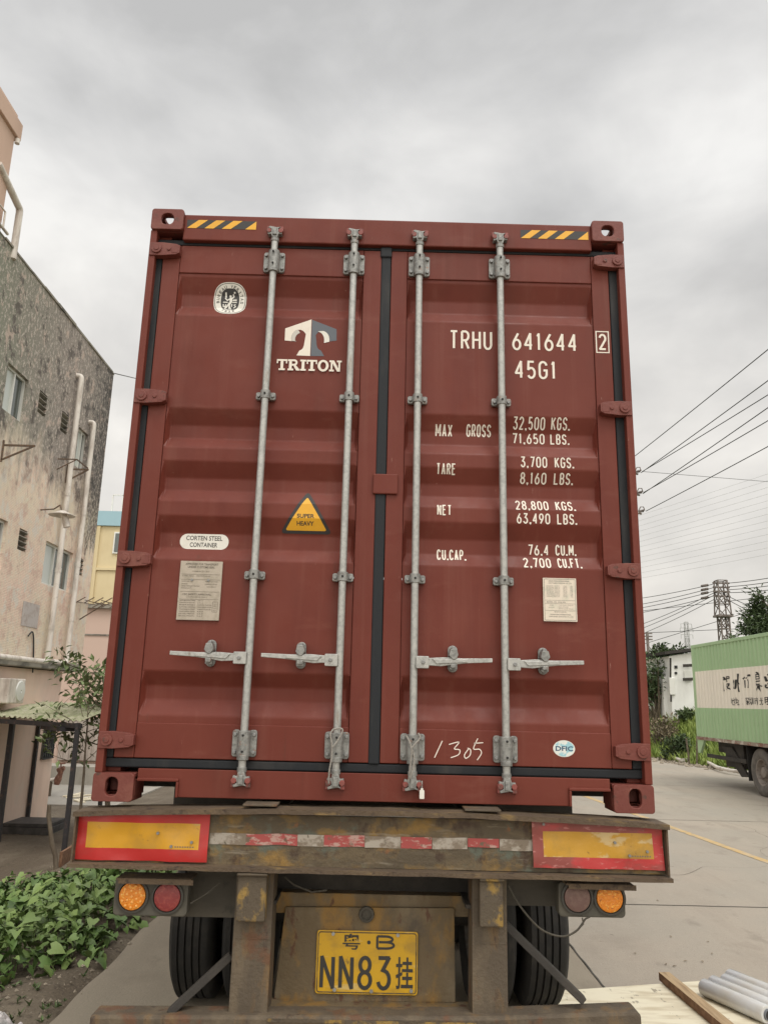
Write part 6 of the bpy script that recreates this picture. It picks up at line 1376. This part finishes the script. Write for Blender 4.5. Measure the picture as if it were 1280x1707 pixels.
# grass on the bank
random.seed(12); mb = MB(); k = 0
while k < 34000:
    y = random.uniform(8, 36); x = random.uniform(8, 19); b = bank_d(x, y)
    if b < .25 or b > 6.5: continue
    dens = .35 + .65 * sst(-.2, .3, mnoise.noise((x * .55, y * .55, 2)))
    if random.random() > dens: continue
    z = zg(x, y); h = random.uniform(.12, .42); a = random.uniform(0, 2 * PI); r_ = Vector((math.cos(a), math.sin(a), 0)) * random.uniform(.03, .06); tp = Vector((random.gauss(0, .4) * h, random.gauss(0, .4) * h, h)); p = Vector((x, y, z - .02))
    mb.add([p - r_, p + r_, p + tp], [(0, 1, 2)]); k += 1
tag(mb.build('bank_grass', 'grass_leaf', org=(12, 22, 0)), 'rough green grass covering the bank', kind='stuff')
GB = 'bushes on the bank'
bush('bush', 'dark round bush at the foot of the grassy bank, by the pale pipe', base(1124, 26.0) + Vector((0, 0, -.05)), .5, .5, .8, 1100, .14, 'tree_leaf', 41, group=GB)
bush('bush', 'dry brownish brush beside the container\'s right edge', base(1098, 28.3), .8, .8, 1.1, 500, .16, 'dry_leaf', 42, group=GB, twigs=40)
bush('bush', 'tall dark bush left of the white shed', base(1097, 30.5), 1.0, 1.2, 2.6, 2600, .2, 'tree_leaf', 43, group=GB)
bush('bush', 'low green bush below the white shed, by the truck', base(1150, 28.6), .6, .4, .35, 500, .18, 'shrub_leaf', 44, group=GB)
tree('tree', 'dark spreading tree behind the white shed, left of its roof', base(1110, 34), 2.9, 1.3, 12, 2400, .24, 'tree_leaf', 51, .14, crown_lo=.3, clump=.26)
tree('tree', 'small tree rising above the middle of the white shed roof', base(1134, 36), 2.6, 1.1, 11, 1600, .22, 'tree_leaf2', 52, .12, crown_lo=.4, clump=.26)
tree('tree', 'slender tree hugging the red container\'s right edge', base(1084, 36), 3.1, 1.0, 11, 1500, .24, 'tree_leaf', 54, .12, crown_lo=.3, clump=.26)
tree('tree', 'large round dark tree above the green truck', base(1304, 33), 5.7, 1.5, 20, 5600, .24, 'tree_leaf', 53, .22, crown_lo=.35, clump=.28)
tree('tree', 'lower pale green tree peeking over the truck roof', base(1240, 31), 2.95, .9, 12, 1400, .2, 'shrub_leaf', 55, .12, crown_lo=.4, clump=.26)
# white shed on the bank
M['white_wall'] = mat('white_panel_wall', (.78, .78, .75), .7, layers=[dict(c=(.64, .64, .6), s=(1, 1, .5), lo=.48, hi=.68)])
ws0, ws1 = hp(1114, 1090, 29.5), hp(1160, 1085, 29.5); zb = zg(ws0.x, 29.5) - .3; ztop = hp(1140, 1088, 29.5).z
wsd = thing('white_shed', 'small white panel shed with a dark lean roof on the grassy bank', 'shed', (ws0.x, 29.5, zb))
MB().prism([(ws0.x, zb), (ws1.x + 1.2, zb), (ws1.x + 1.2, ztop + .25), (ws0.x, hp(1114, 1094, 29.5).z)], 29.5, 33).build('wall', 'white_wall', wsd)
zl2 = hp(1105, 1128, 29.9).z; MB().box(hp(1102, 1100, 29.9).x, ws0.x - .003, 29.9, 32.5, zb, zl2).build('side_wall', 'white_wall', wsd)
MB().beam((ws0.x - .25, 31.1, hp(1112, 1090, 29.5).z + .02), (ws1.x + 1.4, 31.1, ztop + .36), 3.7, .12).build('roof', 'chassis', wsd)
for q, s_ in (((1126, 1112), .06), ((1126, 1122), .05)): p = hp(*q, 29.48); MB().box(p.x - s_, p.x + s_, 29.46, 29.497, p.z - s_, p.z + s_).build('meter_box', 'dark_room', wsd)
p = hp(1119, 1142, 29.47); MB().box(p.x - .12, p.x + .12, 29.4, 29.497, p.z - .4, p.z + .3).build('meter_box', 'win_frame', wsd, bevel=.02)
MB().tube([hp(1117, 1097, 29.47), hp(1117, 1130, 29.47), hp(1118, 1170, 29.47)], .035, 6).build('conduit', 'chassis', wsd)
p = hp(1148, 1126, 29.45); mb = MB().box(p.x - .2, p.x + .1, 29.44, 29.496, p.z - .18, p.z + .18); mb.build('notice', 'win_frame', wsd)
for q in ((1150, 1110), (1150, 1133)): p = hp(*q, 29.2); mb = MB().beam((p.x - .3, 29.2, p.z), (p.x + .3, 29.2, p.z + .04), .05, .12).beam((p.x, 29.2, p.z), (p.x, 29.49, p.z), .04, .04); mb.build('bracket', 'chassis', wsd)
# stakes in the bank
for q, lb in (((1143, 1231, 1262), 'thin brown stake in the bank, left of the truck'), ((1154, 1226, 1264), 'leaning brown stake in the bank touching the truck rear')):
    p = base(q[0], 24.0); a = hp(q[0], q[1], 24.0); tag(MB().tube([p - Vector((0, 0, .1)), Vector((a.x + .15 * (q[0] > 1150), 24.0, max(a.z, p.z + .5)))], .03, 7).build('stake', 'bark'), lb, 'stake')

# ---- lattice tower, poles and wires
M['tower_steel'] = mat('tower_steel', (.20, .17, .155), .7, layers=[dict(c=(.12, .095, .085), s=3, lo=.45, hi=.6)])
M['far_steel'] = mat('pale_far_steel', (.36, .36, .36), .7)
Yt = 42; c = hp(1200, 968, Yt); zt_ = c.z; w0 = (hp(1211, 970, Yt).x - hp(1188, 970, Yt).x) / 2; zmid = hp(1200, 1027, Yt).z
lt = thing('lattice_tower', 'rusty lattice steel power tower rising behind the green truck', 'tower', (c.x, Yt, zg(c.x, Yt)))
def lattice(mb, cx, cy, z0, z1, h0, h1, n, r):
    for i in range(n):
        za, zb_2 = z0 + (z1 - z0) * i / n, z0 + (z1 - z0) * (i + 1) / n; ha, hb = h0 + (h1 - h0) * i / n, h0 + (h1 - h0) * (i + 1) / n
        cs = [(-1, -1), (1, -1), (1, 1), (-1, 1)]
        for k in range(4):
            a, b = cs[k], cs[(k + 1) % 4]
            A_, B_ = Vector((cx + a[0] * ha, cy + a[1] * ha, za)), Vector((cx + a[0] * hb, cy + a[1] * hb, zb_2)); C_, D_ = Vector((cx + b[0] * ha, cy + b[1] * ha, za)), Vector((cx + b[0] * hb, cy + b[1] * hb, zb_2))
            mb.beam(A_, B_, r * 1.5, r * 1.5, (1, 0, 0)); mb.beam(A_, D_, r, r, (.3, .2, 1)); mb.beam(B_, D_, r, r)
            if i % 2: mb.beam(C_, B_, r, r, (.3, .2, 1))
mb = MB(); lattice(mb, c.x, Yt, zmid, zt_, w0 * .85, w0 * .65, 3, .042); mb.build('upper_section', 'tower_steel', lt)
mb = MB(); lattice(mb, c.x, Yt, lt.location.z - .3, zmid - .05, w0 * .6, w0 * .6, 8, .045); mb.box(c.x - w0 * 1.05, c.x + w0 * 1.05, Yt - w0, Yt + w0, zmid - .06, zmid + .06); mb.build('lower_section', 'tower_steel', lt)
arms = [972, 979, 986, 994]; mb = MB()
for py in arms:
    a = hp(1200, py, Yt); mb.beam((c.x - w0 * 1.15, Yt, a.z), (c.x + w0 * 1.25, Yt, a.z), .09, .09)
mb.build('crossarm', 'tower_steel', lt)
WG = {}
def wire(pts, r, label, group, m='cable', name='power_line', sag=0.0):
    P_ = []
    for (a, b) in zip(pts, pts[1:]):
        a, b = Vector(a), Vector(b)
        for i in range(13): q = a.lerp(b, i / 12); q.z -= sag * 4 * (i / 12) * (1 - i / 12); P_.append(q)
    mb = MB().tube(P_, r, 5); return mb, tag(mb.build(name, m, smooth=60), label, 'power line', group)
def ins_wire(p0px, p1px, Y0, Y1, lb, ext=1.0, ins=True):
    a = hp(*p0px, Y0); b = hp(*p1px, Y1); b = a + (b - a) * ext
    mb, o = wire([a, b], .02, lb, 'lines strung from the lattice tower', sag=.15)
    if ins:
        s0, s1 = a.lerp(b, .06 / ext if ext > 1 else .1), a.lerp(b, .14 / ext if ext > 1 else .2); i_ = MB(); n = 7
        for k in range(n): q = s0.lerp(s1, k / n); q2 = s0.lerp(s1, (k + .55) / n); i_.tube([q, q.lerp(q2, .5), q2], [.03, .085, .03], 8)
        x = i_.build('insulator', 'tower_steel', None); x.location = Vector(x.location) - o.location; x.parent = o
    return o
for i, (p0, p1) in enumerate((((1187, 974), (1073, 993)), ((1187, 980), (1073, 1003)), ((1187, 986), (1073, 1009)), ((1187, 994), (1073, 1017)))):
    ins_wire(p0, p1, Yt, 52, ['topmost', 'second', 'third', 'fourth'][i] + ' line running level left from the lattice tower, with its string of insulators', 1.8)
for i, (p0, p1) in enumerate((((1190, 988), (1074, 1036)), ((1190, 992), (1074, 1043)), ((1190, 999), (1074, 1052)))):
    ins_wire(p0, p1, Yt, 58, ['upper', 'middle', 'lower'][i] + ' of the three lines dipping left from the lattice tower', 1.5, False)
for i, (p0, p1) in enumerate((((1214, 972), (1280, 959)), ((1214, 978), (1280, 966)), ((1214, 983), (1280, 972)), ((1216, 988), (1280, 979)))):
    ins_wire(p0, p1, Yt, 36, ['topmost', 'second', 'third', 'fourth'][i] + ' line running right from the lattice tower', 2.5, False)
for i, (p0, p1) in enumerate((((1213, 994), (1280, 1018)), ((1213, 1000), (1280, 1029)))):
    ins_wire(p0, p1, Yt, 36, ['upper', 'lower'][i] + ' line falling right from the lattice tower past the dark tree', 2.0, False)
for i, (p0, p1) in enumerate((((1073, 1018), (1250, 998)), ((1110, 1062), (1240, 1022)), ((1074, 1055), (1280, 1046)))):
    a, b = hp(*p0, 60), hp(*p1, 55); a = a - (b - a) * 1.2; wire([a, b + (b - a) * .5], .022, ['faint level line crossing behind the lattice tower', 'faint line climbing right behind the lattice tower foot', 'lowest faint line just above the white shed roof'][i], None)
# pole hidden behind the container, with three crossarms whose ends show past it
Yp_ = 40; pb = base(1030, Yp_); up_ = thing('utility_pole', 'tall concrete utility pole mostly behind the red container, with insulators on its arm ends', 'utility pole', tuple(pb))
ptp = hp(1030, 735, Yp_); MB().tube([pb, Vector((pb.x, Yp_, ptp.z))], [.2, .12], 12).build('pole', 'yard', up_, smooth=60)
for px, py in ((1060, 787), (1063, 822), (1066, 853)):
    a = hp(px - 3, py, Yp_); o = MB().beam((pb.x - 1.2, Yp_, a.z - .1), (a.x + .05, Yp_, a.z - .1), .1, .1).build('crossarm', 'tower_steel', up_)
    e = hp(px + 8, py - 2, Yp_); mb = MB()
    mb.tube([a, hp(px + 1, py - 8, Yp_), hp(px + 6, py - 8, Yp_), e], .03, 6); mb.tube([(a.x + .05, Yp_, a.z - .05), hp(px + 3, py + 4, Yp_)], [.1, .05], 8)
    for k in range(4): q = a.lerp(e, .2 + k * .2); mb.tube([q - Vector((.04, 0, 0)), q, q + Vector((.04, 0, 0))], [.03, .1, .03], 8)
    mb.build('insulator', 'tower_steel', o)
for i, (p0, p1) in enumerate((((1058, 760), (1280, 578)), ((1068, 788), (1280, 630)), ((1070, 786), (1280, 654)), ((1071, 823), (1280, 675)), ((1072, 821), (1280, 697)), ((1076, 852), (1280, 740)))):
    a = hp(*p0, Yp_); b = at(*p1, Z=a.z + .2); wire([a, a + (b - a) * 2.2], .022, ['topmost line', 'second line from the top', 'third line from the top', 'fourth line from the top', 'fifth line from the top', 'lowest dark line'][i] + ' of the six climbing to the right past the red container', 'lines overhead on the right', sag=.1)
a, b = hp(1070, 786, Yp_), hp(1280, 803, 44); wire([a, a + (b - a) * 1.6], .014, 'single thin line sloping gently down to the right from the hidden pole', None)
for i in range(13):
    a, b = hp(1070, 856 + i * 8.8, 150), hp(1280, 786 + i * 11.2, 130); a = a - (b - a) * .5; wire([a, b + (b - a) * 1.2], .020, 'faint distant high voltage line in the pale band of parallel lines', 'faint parallel high voltage lines', 'far_steel', sag=.4)
a = fac(190, 622, .0); b = hp(232, 632, 22); wire([a, a + (b - a) * 4], .014, 'thin wire running from the tiled building corner behind the container', None)
# distant pylon and a slim pole
Yd = 190; p = hp(1143, 1040, Yd); gz = -2; fp = thing('distant_pylon', 'pale distant pylon with wide arms on the horizon', 'pylon', (p.x, Yd, gz)); mb = MB()
hw = (hp(1147, 1040, Yd).x - p.x); lattice(mb, p.x, Yd, gz, hp(1143, 1037, Yd).z, hw * 1.4, hw * .6, 7, .07); mb.build('mast', 'far_steel', fp)
mb = MB()
for py, hw2 in ((1040, 9), (1047, 11), (1058, 11)):
    z = hp(1143, py, Yd).z; x1_ = hp(1143 + hw2, py, Yd).x - p.x; mb.beam((p.x - x1_, Yd, z), (p.x + x1_, Yd, z), .11, .11)
    for s in (-1, 1): mb.beam((p.x + s * x1_, Yd, z), (p.x + s * x1_, Yd, z - 1.0), .1, .1, (1, 0, 0))
mb.build('crossarm', 'far_steel', fp)
p = base(1085, 45); a = hp(1085, 1054, 45); sp_ = thing('slim_pole', 'slim dark pole close to the red container\'s right edge', 'pole', tuple(p))
MB().tube([p, Vector((p.x, 45, a.z))], .09, 8).build('pole', 'tower_steel', sp_); mb = MB()
for py in (1056, 1061, 1066): z = hp(1085, py, 45).z; mb.beam((p.x - .3, 45, z), (p.x + .3, 45, z), .08, .08)
mb.build('crossarm', 'tower_steel', sp_)
